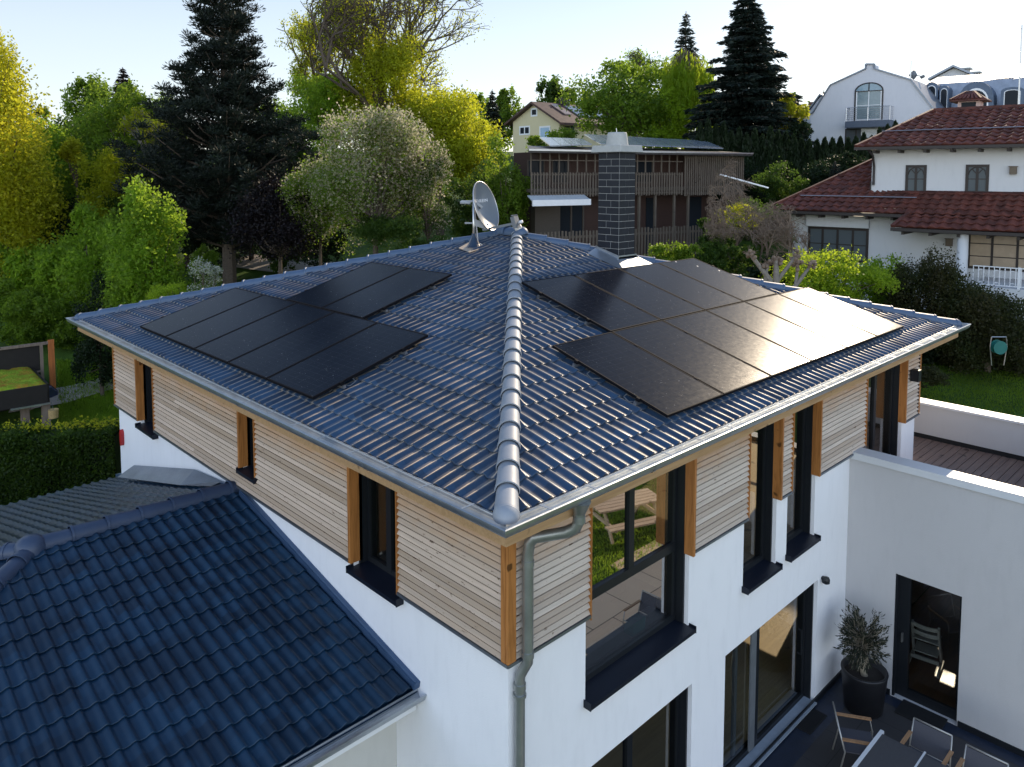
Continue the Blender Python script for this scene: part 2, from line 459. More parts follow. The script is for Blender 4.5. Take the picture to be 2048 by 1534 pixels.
wall_holes(w, i0, LY-i0, -5.65, -.2, [L1, L2, L3], -.3, 0, FLf)
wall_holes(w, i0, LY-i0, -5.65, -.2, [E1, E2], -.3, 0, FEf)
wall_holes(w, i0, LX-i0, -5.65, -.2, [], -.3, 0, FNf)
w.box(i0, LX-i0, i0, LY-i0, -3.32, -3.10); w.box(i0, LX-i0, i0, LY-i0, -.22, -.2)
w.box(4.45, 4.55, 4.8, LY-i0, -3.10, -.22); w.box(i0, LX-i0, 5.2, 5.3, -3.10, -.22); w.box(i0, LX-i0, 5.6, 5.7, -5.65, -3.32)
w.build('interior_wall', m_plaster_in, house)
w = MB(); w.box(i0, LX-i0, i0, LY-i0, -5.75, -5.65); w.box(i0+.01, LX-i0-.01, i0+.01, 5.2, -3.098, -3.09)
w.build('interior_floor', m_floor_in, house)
w = MB(); w.box(F_-.02, LX-F_+.02, F_-.025, F_-.001, -5.75, -5.6); w.box(F_-.025, F_-.001, F_-.02, LY-F_, -5.75, -5.6)
w.build('plinth', m_black, house)

# ---- cladding slats
def slats(fr, segs, name, mat, holes=()):
    p = .0745
    full = sorted(h for h in holes if h[2] <= ZC+.01)
    edges = [segs[0][0]]
    for h in full: edges += [h[0], h[1]]
    edges.append(segs[0][1])
    for sa, sb in zip(edges[::2], edges[1::2]):
        bk = MB(fr); bk.box(sa+.002, sb-.002, .003, .014, ZC+.003, -.24)  # black sheet behind the slats, added to darken their shadow gaps
        if not any(h[0] < sb and h[1] > sa for h in holes if h not in full): bk.build('slat_shadow_backing', m_black2, house)
        w = MB(fr); z = ZC+.004
        while z < -.22:
            zt = z+p-.025
            cuts = [(sa, sb)]
            for h in holes:
                if not (h[2] < zt and h[3] > z): continue
                nc = []
                for c, e in cuts:
                    if h[0] >= e or h[1] <= c: nc.append((c, e)); continue
                    if h[0] > c: nc.append((c, h[0]))
                    if h[1] < e: nc.append((h[1], e))
                cuts = nc
            for c, e in cuts:
                # boards of varying length along the wall
                x = c
                while x < e-1e-6:
                    y = min(e, x+random.uniform(2.2, 4.5))
                    if e-y < .5: y = e
                    j = random.uniform(-.0015, .0015)
                    g = .0015
                    P = [fr(x+g, .018, z), fr(y-g, .018, z), fr(y-g, .066+j, z+.006), fr(x+g, .066+j, z+.006),
                         fr(x+g, .018, zt), fr(y-g, .018, zt), fr(y-g, .040+j, zt-.004), fr(x+g, .040+j, zt-.004)]
                    w.hexa(P); x = y
            z += p
        w.build(name, mat, house)
c0 = F_-.06
slats(FRf, [(c0+.09, LX-c0)], 'cladding', m_clR, [(W1[0], W1[1]+.02, -3, 0), (W2[0], W2[1]+.02, -3, 0), (W3[0], W3[1]+.02, -3, 0), (D4[0], D4[1]+.02, -3, 0)])
slats(FLf, [(c0+.09, LY-c0)], 'cladding', m_clL, [(L1[0], L1[1], -3, 0), (L2[0], L2[1], L2[2], 0), (L3[0], L3[1], -3, 0)])
slats(FEf, [(c0, LY-c0)], 'cladding', m_clR, [(E1[0], E1[1], -3, 0)])
w = MB()
for fr, L, hs in ((FRf, LX, (W1, W2, W3, D4)), (FLf, LY, (L1, L3)), (FEf, LY, ())):
    cs = [c0-.01]
    for h in hs: cs += [h[0], h[1]+.02]
    cs.append(L-c0+.01)
    cs2 = sorted(cs)
    for a, b in zip(cs2[::2], cs2[1::2]):
        w = MB(); w.box(a, b, .0015, .078, ZC-.03, ZC+.002, fr); w.build('drip_flashing', m_zincd, house)
w = MB(); w.box(c0-.008, c0+.105, c0-.008, c0+.025, ZC-.01, -.25); w.box(c0-.012, c0+.022, c0+.027, c0+.09, ZC-.01, -.25)
w.build('corner_post', m_post, house, bevel=.004)
w = MB(); w.box(LX-c0-.03, LX-c0+.01, c0-.01, c0+.03, ZC, -.25); w.build('corner_post', m_post, house)
w = MB(); w.box(c0-.01, c0+.02, LY-c0-.03, LY-c0+.01, ZC, -.25); w.build('corner_post', m_post, house)

bk = MB(FLf)  # more black sheets deepening the slat gap shadows between the left windows
bk.box(L3[1]+.002, L2[0]-.002, .003, .014, ZC+.003, -.24); bk.build('slat_shadow_backing', m_black2, house)
bk = MB(FLf); bk.box(L2[1]+.002, L1[0]-.002, .003, .014, ZC+.003, -.24); bk.build('slat_shadow_backing', m_black2, house)
bk = MB(FLf); bk.box(L2[0], L2[1], .003, .014, ZC+.003, L2[2]-.07); bk.build('slat_shadow_backing', m_black2, house)

# ---- windows
def window(fr, h, glass=-.21, split=(), transom=None, side='hi', jamb=.13, jz=None, sill=True, reveal=True, fw=.07, light_pane=None, wood=True):
    a, b, z0, z1 = h
    w = MB(fr)
    # outer frame
    g0, g1 = glass-.035, glass+.035
    w.box(a+.001, a+fw, g0, g1, z0+.001, z1-.001); w.box(b-fw, b-.001, g0, g1, z0+.001, z1-.001)
    w.box(a+fw, b-fw, g0, g1, z0+.001, z0+fw+.02); w.box(a+fw, b-fw, g0, g1, z1-fw, z1-.001)
    tz = None
    if transom is not None:
        w.box(a+fw, b-fw, g0+.002, g1+.004, transom-.055, transom+.055)
    for u, full in split:
        zl = z0 if full else (transom if transom is not None else z0)
        w.box(u-.05, u+.05, g0+.004, g1+.006, zl+.06, z1-fw)
    # black guide linings left and right, head
    w.box(a+.001, a+.03, glass+.036, -.06, z0+.02, z1-.001); w.box(b-.03, b-.001, glass+.036, -.06, z0+.02, z1-.001)
    w.box(a+.001, a+.03, -.31, glass-.036, z0+.01, z1-.001); w.box(b-.03, b-.001, -.31, glass-.036, z0+.01, z1-.001); w.box(a+.03, b-.03, -.31, glass-.036, z0+.001, z0+.02)
    o = w.build('window', m_black, house)
    p = MB(fr); p.box(a+fw-.01, b-fw+.01, glass-.006, glass+.006, z0+fw, z1-fw+.01); p.build('pane', m_glassr if h is W1 else m_glass, o)
    if sill:
        s = MB(fr)
        P = [fr(a-.02, glass+.036, z0-.03), fr(b+.02, glass+.036, z0-.03), fr(b+.02, .10, z0-.055), fr(a-.02, .10, z0-.055),
             fr(a-.02, glass+.036, z0+.025), fr(b+.02, glass+.036, z0+.025), fr(b+.02, .10, z0-.004), fr(a-.02, .10, z0-.004)]
        s.hexa(P); s.box(a-.028, a-.021, glass+.04, .106, z0-.06, z0+.03); s.box(b+.021, b+.028, glass+.04, .106, z0-.06, z0+.03)
        s.build('sill', m_sill, o)
    if wood:
        zb = jz if jz is not None else ZC-.03
        j = MB(fr)
        j.box(a-.001, a+.014, -.02, .074, max(zb, z0+.02), -.255); j.build('jamb_board', m_post, o); j = MB(fr)
        j.box(b+.0, b+.018, -.058, .078, max(zb, z0+.02), -.255)
        if side == 'hi': j.box(b-.026, b-.001, -.058, .08, max(zb, z0+.03), -.256)
        else: j.box(b-.030, b-.001, -.10, .075, max(zb, z0+.03), -.256)
        j.build('jamb_board', m_post, o)
    return o
w1 = window(FRf, W1, split=((2.90, False),), transom=-1.78, jz=ZC-.06)
tag(w1, 'large window with two upper lights over a wide lower pane')
window(FRf, W2, glass=-.2, jz=ZC-.03)
window(FRf, W3, glass=-.2, jz=ZC-.03)
d4 = window(FRf, D4, glass=-.2, split=((10.2, True),), sill=False, jz=ZC-.03)
window(FLf, L1, side='lo'); window(FLf, L2, side='lo', jz=L2[2]); window(FLf, L3, side='lo', split=((2.96, True),))
g1 = window(FRf, G1, wood=False, sill=False, split=((2.9, True),), glass=-.2)
g2 = window(FRf, G2, wood=False, sill=False, split=((6.0, True),), glass=-.2)
tag(g2, 'sliding terrace door with a bow handle')
hd = MB(FRf); hd.tube([FRf(7.30, -.15, -4.35), FRf(7.30, -.09, -4.35), FRf(7.30, -.09, -4.75), FRf(7.30, -.15, -4.75)], .012, 8); hd.build('handle', m_black, g2)
w = MB(FRf); w.box(4.8, 7.6, -.16, .06, -5.66, -5.635); w.build('threshold', simple('pale_sill', (.28, .32, .37), .5), g2)
for u, wd in ((6.12, .24), (5.48, .24)):  # pale guide strips beside the panes
    pass
w = MB(FRf); w.box(5.78, 5.93, -.165, -.14, -5.6, -3.62); w.box(5.52, 5.60, -.30, -.26, -5.6, -3.62); w.build('screen_rail', m_grey, g2)

# ---- eaves: fascia, soffit, gutters
w = MB()
for fr, L in ((Fr((0, 0, 0), (1, 0), (0, 1)), LX), (Fr((0, 0, 0), (0, 1), (1, 0)), LY), (Fr((LX, 0, 0), (0, 1), (-1, 0)), LY), (Fr((0, LY, 0), (1, 0), (0, -1)), LX)):
    P = [fr(.16, .16, -.255), fr(L-.16, .16, -.255), fr(L-.19, .19, -.255), fr(.19, .19, -.255),
         fr(.16, .16, -.03), fr(L-.16, .16, -.03), fr(L-.19, .19, -.03), fr(.19, .19, -.03)]
    w.hexa(P)
w.build('fascia', m_fascia, house)
w = MB(); t = .19
w.quad((t, t, -.2545), (LX-t, t, -.2545), (LX-F_, F_+.05, -.2545), (F_, F_+.05, -.2545))
w.quad((t, t, -.2545), (F_, F_+.05, -.2545), (F_, LY-F_, -.2545), (t, LY-t, -.2545))
w.quad((LX-t, t, -.2545), (LX-t, LY-t, -.2545), (LX-F_, LY-F_, -.2545), (LX-F_, F_+.05, -.2545))
w.quad((t, LY-t, -.2545), (F_, LY-F_, -.2545), (LX-F_, LY-F_, -.2545), (LX-t, LY-t, -.2545))
w.build('soffit', m_fascia, house)
def gutter(mb, fr, L, r=.075, mitre=True, z=-.005, ends=0):
    prof = [(.0, .012), (-.012, .006), (-.012, -.008), (0, -.012)]
    for k in range(13):
        an = PI*k/12
        prof.append((r-r*math.cos(an), -.012-r*1.15*math.sin(an)))
    prof += [(2*r, .006), (2*r+.004, .006)]
    for k in range(12, -1, -1):
        an = PI*k/12
        prof.append((r-(r-.004)*math.cos(an), -.012-(r*1.15-.004)*math.sin(an)))
    n = len(prof); i = len(mb.v)
    for (d, zz) in prof: mb.v.append(tuple(fr(d if mitre else 0, d, zz+z)))
    for (d, zz) in prof: mb.v.append(tuple(fr(L-d if mitre else L, d, zz+z)))
    for j in range(n): mb.f.append((i+j, i+(j+1) % n, i+n+(j+1) % n, i+n+j)); mb.mi.append(mb.cm)
    # joints
    x = 2.1
    while x < L-1:
        jp = [(d*1.0-.003*(1 if k < n//2 else 0), zz-.003) for k, (d, zz) in enumerate(prof[3:17])]
        a = len(mb.v)
        for u in (x, x+.03):
            for (d, zz) in jp: mb.v.append(tuple(fr(u, d-.002, zz+z-.002)))
        for j in range(len(jp)-1): mb.f.append((a+j, a+j+1, a+len(jp)+j+1, a+len(jp)+j)); mb.mi.append(mb.cm)
        x += 2.95
frE = [(Fr((0, 0, 0), (1, 0), (0, 1)), LX), (Fr((0, 0, 0), (0, 1), (1, 0)), LY), (Fr((LX, 0, 0), (0, 1), (-1, 0)), LY), (Fr((0, LY, 0), (1, 0), (0, -1)), LX)]
for fr, L in frE:
    w = MB(); gutter(w, fr, L)
    # apron sheet under the first tile row
    w.quad(fr(.14, .14, .004), fr(L-.14, .14, .004), fr(L-.26, .26, -.05), fr(.26, .26, -.05))
    # clips across the gutter
    x = .55
    while x < L-.3:
        w.box(x, x+.025, .0, .15, .004, .009, fr); x += .62
    g = w.build('gutter', m_zinc, house)

# ---- roof
TP = .2809; DR, Z1 = .138, -.0553; ct, st_ = math.cos(TP), math.sin(TP)
roofV, roofQ = [], []
faces = [((0, DR, Z1), (1, 0, 0), (0, ct, st_), (0, -st_, ct), LX, LX/2),
         ((DR, 0, Z1), (0, 1, 0), (ct, 0, st_), (-st_, 0, ct), LY, LX/2),
         ((LX-DR, 0, Z1), (0, 1, 0), (-ct, 0, st_), (st_, 0, ct), LY, LX/2),
         ((0, LY-DR, Z1), (1, 0, 0), (0, -ct, st_), (0, st_, ct), LX, LX/2)]
for k, (P0, U, S, N, L, half) in enumerate(faces):
    tile_face(roofV, roofQ, P0, U, S, N, lambda s: DR+s*ct, (lambda L: lambda s: L-DR-s*ct)(L), (half-DR)/ct, ns=10, flip=k in (1, 3))
V = np.vstack(roofV); Q = np.vstack(roofQ)
roof = npmesh('roof', V, Q, m_tile, house, origin=wloc(house)); 
hz = lambda x: Z1+(x-DR)*math.tan(TP)+.045
w = MB(); A = (LX/2, LX/2, hz(LX/2)); B = (LX/2, LY-LX/2, hz(LX/2))
hip_caps(w, (.20, .20, hz(.20)), A); w.build('hip_cap', m_ridge_lit, roof, smooth=False)
for a, b in (((LX-.2, .2, hz(.2)), A), ((.2, LY-.2, hz(.2)), B), ((LX-.2, LY-.2, hz(.2)), B)):
    w = MB(); hip_caps(w, a, b, step=.43); w.build('hip_cap', m_ridge_shade, roof)
w = MB(); hip_caps(w, (A[0], A[1]-.12, A[2]+.03), (B[0], B[1]+.1, B[2]+.03), step=.38, r=.13); w.build('ridge_cap', m_ridge_shade, roof)
w = MB(); z0_ = -.02
w.quad((DR, DR, Z1), (LX-DR, DR, Z1), (LX/2, LX/2, hz(LX/2)-.1)); w.quad((DR, DR, Z1), A[:2]+(A[2]-.1,), B[:2]+(B[2]-.1,), (DR, LY-DR, Z1))
w.build('underlay', m_black, roof)
# snow guard-like cable arcs and hooks come with the panels

# ---- chimney
CX0, CX1, CY0, CY1, CZ0, CZ1 = 7.25, 7.73, 4.53, 5.03, 1.38, 3.335
m_brick = simple('chimney_slate_brick', (.014, .016, .022), .5, .25, 9, spec=.25, bump=.2, bscale=60)
m_mortar = simple('white_mortar', (.45, .45, .44), .9, .08)
m_conc = simple('light_concrete', (.38, .38, .36), .85, .12, 12, bump=.4, bscale=70)
w = MB(); w.cm = 0; w.box(CX0, CX1, CY0, CY1, 1.0, CZ1)
w.cm = 1
nc = 15; ch = (CZ1-CZ0)/nc; gp = .0038
for side in range(4):
    fr = [Fr((0, CY0, 0), (1, 0), (0, -1)), Fr((CX0, 0, 0), (0, 1), (-1, 0)), Fr((CX1, 0, 0), (0, 1), (1, 0)), Fr((0, CY1, 0), (1, 0), (0, 1))][side]
    a, b = ((CX0, CX1) if side in (0, 3) else (CY0, CY1)); a += .003; b -= .003
    for k in range(nc):
        z = CZ0+k*ch
        cut = [a, (a+b)/2+(.055 if (k+side) % 2 else -.055), b]
        for c, e in zip(cut, cut[1:]):
            w.box(c+(.005 if c != a else 0), e-(.005 if e != b else 0), .0005, .0065, z+gp, z+ch-gp, fr)
chim = w.build('chimney', [m_mortar, m_brick], house)
w = MB(); o_ = .11
P = [(CX0-o_, CY0-o_, CZ1), (CX1+o_, CY0-o_, CZ1), (CX1+o_, CY1+o_, CZ1), (CX0-o_, CY1+o_, CZ1),
     (CX0-.09, CY0-.09, CZ1+.13), (CX1+.09, CY0-.09, CZ1+.13), (CX1+.09, CY1+.09, CZ1+.13), (CX0-.09, CY1+.09, CZ1+.13)]
w.hexa(P); w.build('cap_slab', m_conc, chim, bevel=.01)
w = MB(); w.lathe(((CX0+CX1)/2, (CY0+CY1)/2, CZ1+.13), [(.215, 0), (.21, .05), (.185, .22), (.175, .25), (.15, .25), (.14, .10), (0.01, .10)], 28); w.build('flue_pot', m_conc, chim, smooth=True)
w = MB(); w.tube([((CX0+CX1)/2+.02, (CY0+CY1)/2, CZ1+.2), ((CX0+CX1)/2-.03, (CY0+CY1)/2, CZ1+.46)], .008, 6); w.build('flue_rod', m_white, chim)
def roofz(x, y): return Z1+(y-DR)*math.tan(TP)
w = MB(); e = .035
x0, x1, y0, y1 = CX0-e, CX1+e, CY0-e, CY1+e
zt = CZ0+.01
for (a, b) in (((x0, y0), (x1, y0)), ((x1, y0), (x1, y1)), ((x1, y1), (x0, y1)), ((x0, y1), (x0, y0))):
    za = max(zt, roofz(*a)+.18); zb = max(zt, roofz(*b)+.18)
    w.quad((a[0], a[1], roofz(*a)-.05), (b[0], b[1], roofz(*b)-.05), (b[0], b[1], zb), (a[0], a[1], za))
# skirt on the tiles
sk = .24
oz = .075
w.quad((x0-sk, y0-.32, roofz(0, y0-.32)+oz-.03), (x1+sk, y0-.32, roofz(0, y0-.32)+oz-.03), (x1+.06, y0, roofz(0, y0)+oz+.05), (x0-.06, y0, roofz(0, y0)+oz+.05))
w.quad((x0-.06, y0, roofz(0, y0)+oz+.05), (x1+.06, y0, roofz(0, y0)+oz+.05), (x1, y0, roofz(0, y0)+.16), (x0, y0, roofz(0, y0)+.16))
w.quad((x0-sk, y0-.32, roofz(0, y0-.32)+oz-.03), (x0, y0, roofz(0, y0)+oz+.06), (x0, y1, roofz(0, y1)+oz+.06), (x0-sk, y1, roofz(0, y1)+oz-.03))
w.quad((x1+sk, y0-.32, roofz(0, y0-.32)+oz-.03), (x1+sk, y1, roofz(0, y1)+oz-.03), (x1, y1, roofz(0, y1)+oz+.06), (x1, y0, roofz(0, y0)+oz+.06))
w.build('lead_flashing', m_zinc, chim)

# ---- downpipe
w = MB()
w.tube([(1.03, .075, -.08), (1.03, .085, -.2)], [.10, .055], 16)
w.tube([(1.03, .085, -.17), (1.03, .09, -.27), (1.02, .12, -.35), (.99, .20, -.41), (.92, .42, -.50), (.885, .52, -.54), (.86, .565, -.60), (.85, .58, -.72), (.85, .58, -1.72)], .055, 16)
w.tube([(.85, .58, -1.70), (.85, .58, -1.80), (.835, .62, -1.88), (.81, .645, -1.95), (.81, .65, -2.05), (.81, .65, -5.7)], .052, 16)
for p, r in (((1.03, .09, -.26), .06), ((.85, .58, -.80), .062), ((.85, .58, -1.72), .062), ((.81, .65, -2.06), .062)):
    w.tube([(p[0], p[1], p[2]-.03), (p[0], p[1], p[2]+.03)], r, 16)
for z in (-2.15, -3.9): w.tube([(.81, .65, z-.015), (.81, .65, z+.015)], .066, 16)
dp = w.build('downpipe', m_pipe, house, smooth=True)
dp.modifiers.new('e', 'EDGE_SPLIT').split_angle = .9
# ---- wall lamps, alarm
w = MB(); w.lathe(FRf(7.78, .07, -3.66), [(.01, .07), (.05, .065), (.06, .03), (.06, -.02), (.045, -.03), (.0, -.03)], 16); w.box(7.75, 7.81, 0, .06, -3.64, -3.60, FRf)
w.build('wall_lamp', m_black, house)
w = MB(); w.box(11.28, 11.42, .07, .22, -1.02, -.80, FRf); w.build('wall_lamp', m_black, house)
m_red = simple('red_plastic', (.42, .015, .02), .35)
w = MB(FLf); 
prof = []
for k in range(16):
    an = 2*PI*k/16; prof.append((12.05+.055*math.cos(an), -2.42+.17*math.sin(an)*abs(math.sin(an))**-.3 if abs(math.sin(an)) > .01 else -2.42))
w.prism(prof, .06, .0, FLf); w.build('alarm_box', m_red, house)

# ================================================================== solar panels
PWd, PHt, PO = 1.2075, 1.869, .138
m_panR = M_panel('solar_glass', True); m_pf = simple('solar_frame', (.006, .006, .008), .75, spec=.1)
from mathutils import Matrix
def make_panel():
    root = bpy.data.objects.new('solar_panel', None); link(root)
    w = MB(); f = .016; t_ = .035
    w.box(0, PWd, 0, f, -t_, 0); w.box(0, PWd, PHt-f, PHt, -t_, 0); w.box(0, f, f, PHt-f, -t_, 0); w.box(PWd-f, PWd, f, PHt-f, -t_, 0)
    o = w.build('frame', m_pf, None); o.parent = root
    w = MB(); w.box(f, PWd-f, f, PHt-f, -t_+.004, -.003)
    o = w.build('glass', m_panR, None); o.parent = root
    return root
proto = make_panel(); first = True
def place_panel(P0, U, S, N, u, s, label, group):
    global first
    if first: r = proto; first = False
    else:
        r = proto.copy(); COL.objects.link(r)
        for c in proto.children:
            q = c.copy(); COL.objects.link(q); q.parent = r
    U, S, N = (np.array(a, float) for a in (U, S, N))
    p = np.array(P0)+U*u+S*s+N*PO
    M = Matrix(((U[0], S[0], N[0], p[0]), (U[1], S[1], N[1], p[1]), (U[2], S[2], N[2], p[2]), (0, 0, 0, 1)))
    r.matrix_world = M
    tag(r, label, 'solar panel', group)
fR = ((0, DR, Z1), (1, 0, 0), (0, ct, st_), (0, -st_, ct))
fL = ((DR, 0, Z1), (0, 1, 0), (ct, 0, st_), (-st_, 0, ct))
# on the left slope u runs away from the camera; use a right handed frame by mirroring u
fLm = ((DR, 0, Z1), (0, -1, 0), (ct, 0, st_), (-st_, 0, ct))
uR0, sR0, gR = 3.0208, .4047, .023
ordn = ['first', 'second', 'third', 'fourth', 'fifth', 'sixth']
for i in range(6):
    place_panel(*fR, uR0+i*(PWd+gR), sR0, 'lower row panel on the right roof slope, %s from the front hip' % ordn[i], 'solar panels on the right roof slope')
for i in range(4):
    place_panel(*fR, uR0+(i+1)*(PWd+gR), sR0+PHt+.023, 'upper row panel on the right roof slope, %s from the front hip' % ordn[i], 'solar panels on the right roof slope')
uL0, sL0 = 3.9542, .3863
for i in range(5):
    place_panel(*fLm, -(uL0+i*(PWd+gR)+PWd), sL0, 'lower row black panel on the left roof slope, %s from the front hip' % ordn[i], 'solar panels on the left roof slope')
for i in range(2):
    place_panel(*fLm, -(5.6317+i*(PWd+gR)+PWd), sL0+PHt+.023, 'upper row black panel on the left roof slope, %s' % ('nearer the front hip' if i == 0 else 'farther from the front hip'), 'solar panels on the left roof slope')
def mounting(face, rows, label):
    P0, U, S, N = (np.array(a, float) for a in face)
    rt = thing('mounting_rails', label, 'rail', tuple(P0+U*rows[0][0]+S*rows[0][2]))
    w = MB(); c = MB()
    for (a, b, s, n) in rows:
        for q in (.42, 1.42):
            w.bar(P0+U*(a-.06)+S*(s+q)+N*(PO-.06), P0+U*(b+.06)+S*(s+q)+N*(PO-.06), .04, .04, N)
            for uu in (a-.012, b+.012): c.bar(P0+U*(uu-.02)+S*(s+q)+N*(PO-.018), P0+U*(uu+.02)+S*(s+q)+N*(PO-.018), .05, .045, N)
            for k in range(1, n):
                uu = a+k*(PWd+gR)-gR/2; c.bar(P0+U*(uu-.012)+S*(s+q)+N*(PO+.003), P0+U*(uu+.012)+S*(s+q)+N*(PO+.003), .06, .006, N)
            k = a+.15
            while k < b:
                w.bar(P0+U*k+S*(s+q-.12)+N*.03, P0+U*k+S*(s+q+.02)+N*(PO-.07), .03, .008, U); k += 1.1
    w.build('rail', m_steel, rt); c.build('clamp', m_pf, rt)
    for (a, b, s, n) in rows[:2]:
        for q in (.5, 1.1):
            e = a if True else b
            pts = [P0+U*(e+.02)+S*(s+q+.10)+N*.1, P0+U*(e-.06)+S*(s+q+.09)+N*.075, P0+U*(e-.07)+S*(s+q)+N*.06, P0+U*(e+.03)+S*(s+q-.06)+N*.07]
            cb = MB(); cb.tube(pts, .006, 6); cb.build('cable', m_grey, rt)
mounting(fR, [(uR0, uR0+6*(PWd+gR)-gR, sR0, 6), (uR0+PWd+gR, uR0+5*(PWd+gR)-gR, sR0+PHt+.023, 4)], 'steel rails and cable loops under the solar panels of the right slope')
mounting(fL, [(uL0, uL0+5*(PWd+gR)-gR, sL0, 5), (5.6317, 5.6317+2*(PWd+gR)-gR, sL0+PHt+.023, 2)], 'steel rails and cable loops under the solar panels of the left slope')

# ================================================================== satellite dish
dish = thing('satellite_dish', 'round grey satellite dish on a mast standing on the roof near its apex', 'satellite dish', (5.51, 6.68, 1.5))
w = MB(); w.tube([(5.51, 6.68, 1.45), (5.51, 6.68, 2.45)], .028, 12); w.build('mast', m_steel, dish, smooth=True)
w = MB(); w.lathe((5.51, 6.68, 1.52), [(.16, 0), (.11, .06), (.05, .18), (.032, .26)], 14)
w.quad((5.2, 6.45, 1.45), (5.45, 6.45, 1.50), (5.66, 6.9, 1.62), (5.3, 6.9, 1.5))
w.build('mast_collar', m_tile, dish)
az_d = YAW+PI+math.radians(64); el_d = math.radians(17)
nd = np.array([math.cos(az_d)*math.cos(el_d), math.sin(az_d)*math.cos(el_d), math.sin(el_d)])
sd = np.cross((0, 0, 1.), nd); sd /= np.linalg.norm(sd); ud = np.cross(nd, sd)
cd = at(972, 412, 14.85)
RD = .465; m_dish = simple('dish_paint', (.15, .17, .19), .28, .05, 3, spec=.6)
w = MB(); rings = []
def dish_pt(r, an, off=0): return cd+sd*math.cos(an)*r*.95+ud*math.sin(an)*r*1.06+nd*(.13*(r/RD)**2-.13+off)
for back in (0, 1):
    rr = []
    for k in range(11):
        r = RD*k/10+.001; i = len(w.v); rr.append(i)
        for j in range(40): w.v.append(tuple(dish_pt(r, 2*PI*j/40, -.006*back)))
    for a, b in zip(rr, rr[1:]):
        for j in range(40):
            q = (a+j, a+(j+1) % 40, b+(j+1) % 40, b+j); w.f.append(q if not back else q[::-1]); w.mi.append(0)
    rings.append(rr[-1])
refl = w.build('reflector', m_dish, dish, smooth=True)
w = MB(); w.tube([dish_pt(RD, 2*PI*j/40, .0) for j in range(41)], .011, 6, False); w.build('rim', m_steel, refl, smooth=True)
lb = at(1033, 443, 14.3)
w = MB(); bt = dish_pt(RD*.86, -PI/2, -.06)
w.bar(bt-nd*.1, lb-np.array((0, 0, .03)), .05, .045); w.build('feed_arm', m_dish, dish)
w = MB(); fx = -nd
def lbp(a, b, c): return lb+sd*a+nd*b+ud*c
w.hexa([lbp(-.12, -.05, -.12), lbp(.06, -.05, -.12), lbp(.06, .03, -.12), lbp(-.12, .03, -.12), lbp(-.12, -.05, .10), lbp(.06, -.05, .10), lbp(.06, .03, .10), lbp(-.12, .03, .10)])
w.bar(lbp(-.14, 0, .12), lbp(.09, 0, .12), .03, .02)
w.build('receiver', m_grey, dish)
w = MB(); w.tube([lbp(.08, .02, -.10), lbp(.08, -.10, -.12)], .045, 12); w.tube([lbp(.02, .03, -.03), lbp(.02, .11, -.03)], .03, 10); w.build('feed_horn', m_white, dish, smooth=True)
w = MB(); ml = np.array((5.51, 6.68, 2.4))
w.tube([ml, ml+np.array((-.18, .16, .0))], .02, 8); w.tube([ml+np.array((-.2, .17, -.02)), ml+np.array((-.05, .04, -.03))], .03, 8)
w.tube([ml-np.array((0, 0, .42)), ml+np.array((-.13, .12, -.42))], .016, 8)
w.bar(ml, cd-nd*.1, .05); w.bar(ml-np.array((0, 0, .4)), dish_pt(RD*.8, -PI/2, -.03), .05, .12)
w.tube([ml, ml-np.array((-.04, .03, .5)), (5.56, 6.62, 1.6), (5.62, 6.56, 1.56)], .012, 6)
w.build('bracket', simple('bracket_grey', (.35, .36, .37), .5), dish)
fc = bpy.data.curves.new('lettering', 'FONT'); fc.body = 'KATHREIN'; fc.size = .082; fc.align_x = 'CENTER'; fc.align_y = 'CENTER'; fc.extrude = .001; fc.offset = .002; fc.space_character = 1.12
tmp = bpy.data.objects.new('tmp', fc); COL.objects.link(tmp)
dg = bpy.context.evaluated_depsgraph_get(); me = bpy.data.meshes.new_from_object(tmp.evaluated_get(dg)); bpy.data.objects.remove(tmp)
# bend the flat lettering onto the bowl
for v in me.vertices:
    x, y = v.co.x*1.25, v.co.y+.13
    r = math.hypot(x/.95, y/1.06); p = cd+sd*x+ud*y+nd*(.13*(r/RD)**2-.13+.004+v.co.z) - np.array(wloc(dish))
    v.co = p
me.name = 'lettering'; me.materials.clear(); me.materials.append(m_white)
o = bpy.data.objects.new('lettering', me); link(o, refl)
# the reflector's own origin sits at the dish root
# ================================================================== annex with its own tiled roof (left foreground)
annex = thing('annex_building', 'low side building with dark blue hipped tile roof, left foreground', 'annex', (-2.5, 7.2, -5.7))
YR, ZRg = 6.70, -1.88
fs = .2013; bs = .262; YF = 2.16; YB = 12.42; XK = -2.02
def zf(y): return ZRg-(YR-y)*fs
def zb(y): return ZRg-(y-YR)*bs
XW = .70
V, Q = [], []
n_ = math.hypot(1, fs); L_ = (YR-YF)*n_
tile_face(V, Q, (0, YF, zf(YF)), (1, 0, 0), (0, 1/n_, fs/n_), (0, -fs/n_, 1/n_), lambda s: XK-(YR-YF-s/n_), lambda s: XW, L_, ns=10, h=.034, s0=.02, jit=.002)
nb_ = math.hypot(1, bs); Lb = (YB-YR)*nb_
tile_face(V, Q, (0, YB, zb(YB)), (1, 0, 0), (0, -1/nb_, bs/nb_), (0, bs/nb_, 1/nb_), lambda s: XK-(YB-YR-s/nb_), lambda s: XW, Lb, s0=.02, ns=10, flip=True, h=.034, jit=.002)
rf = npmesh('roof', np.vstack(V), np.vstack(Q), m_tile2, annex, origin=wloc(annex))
w = MB(); K = (XK, YR, ZRg+.03)
xe = XK-(YR-YF); xb = XK-(YB-YR)
w.quad((XK, YR, ZRg-.03), (xe, YF, zf(YF)-.03), (xe-1.0, YB, zb(YB)-.03), (xb, YB, zb(YB)-.03))
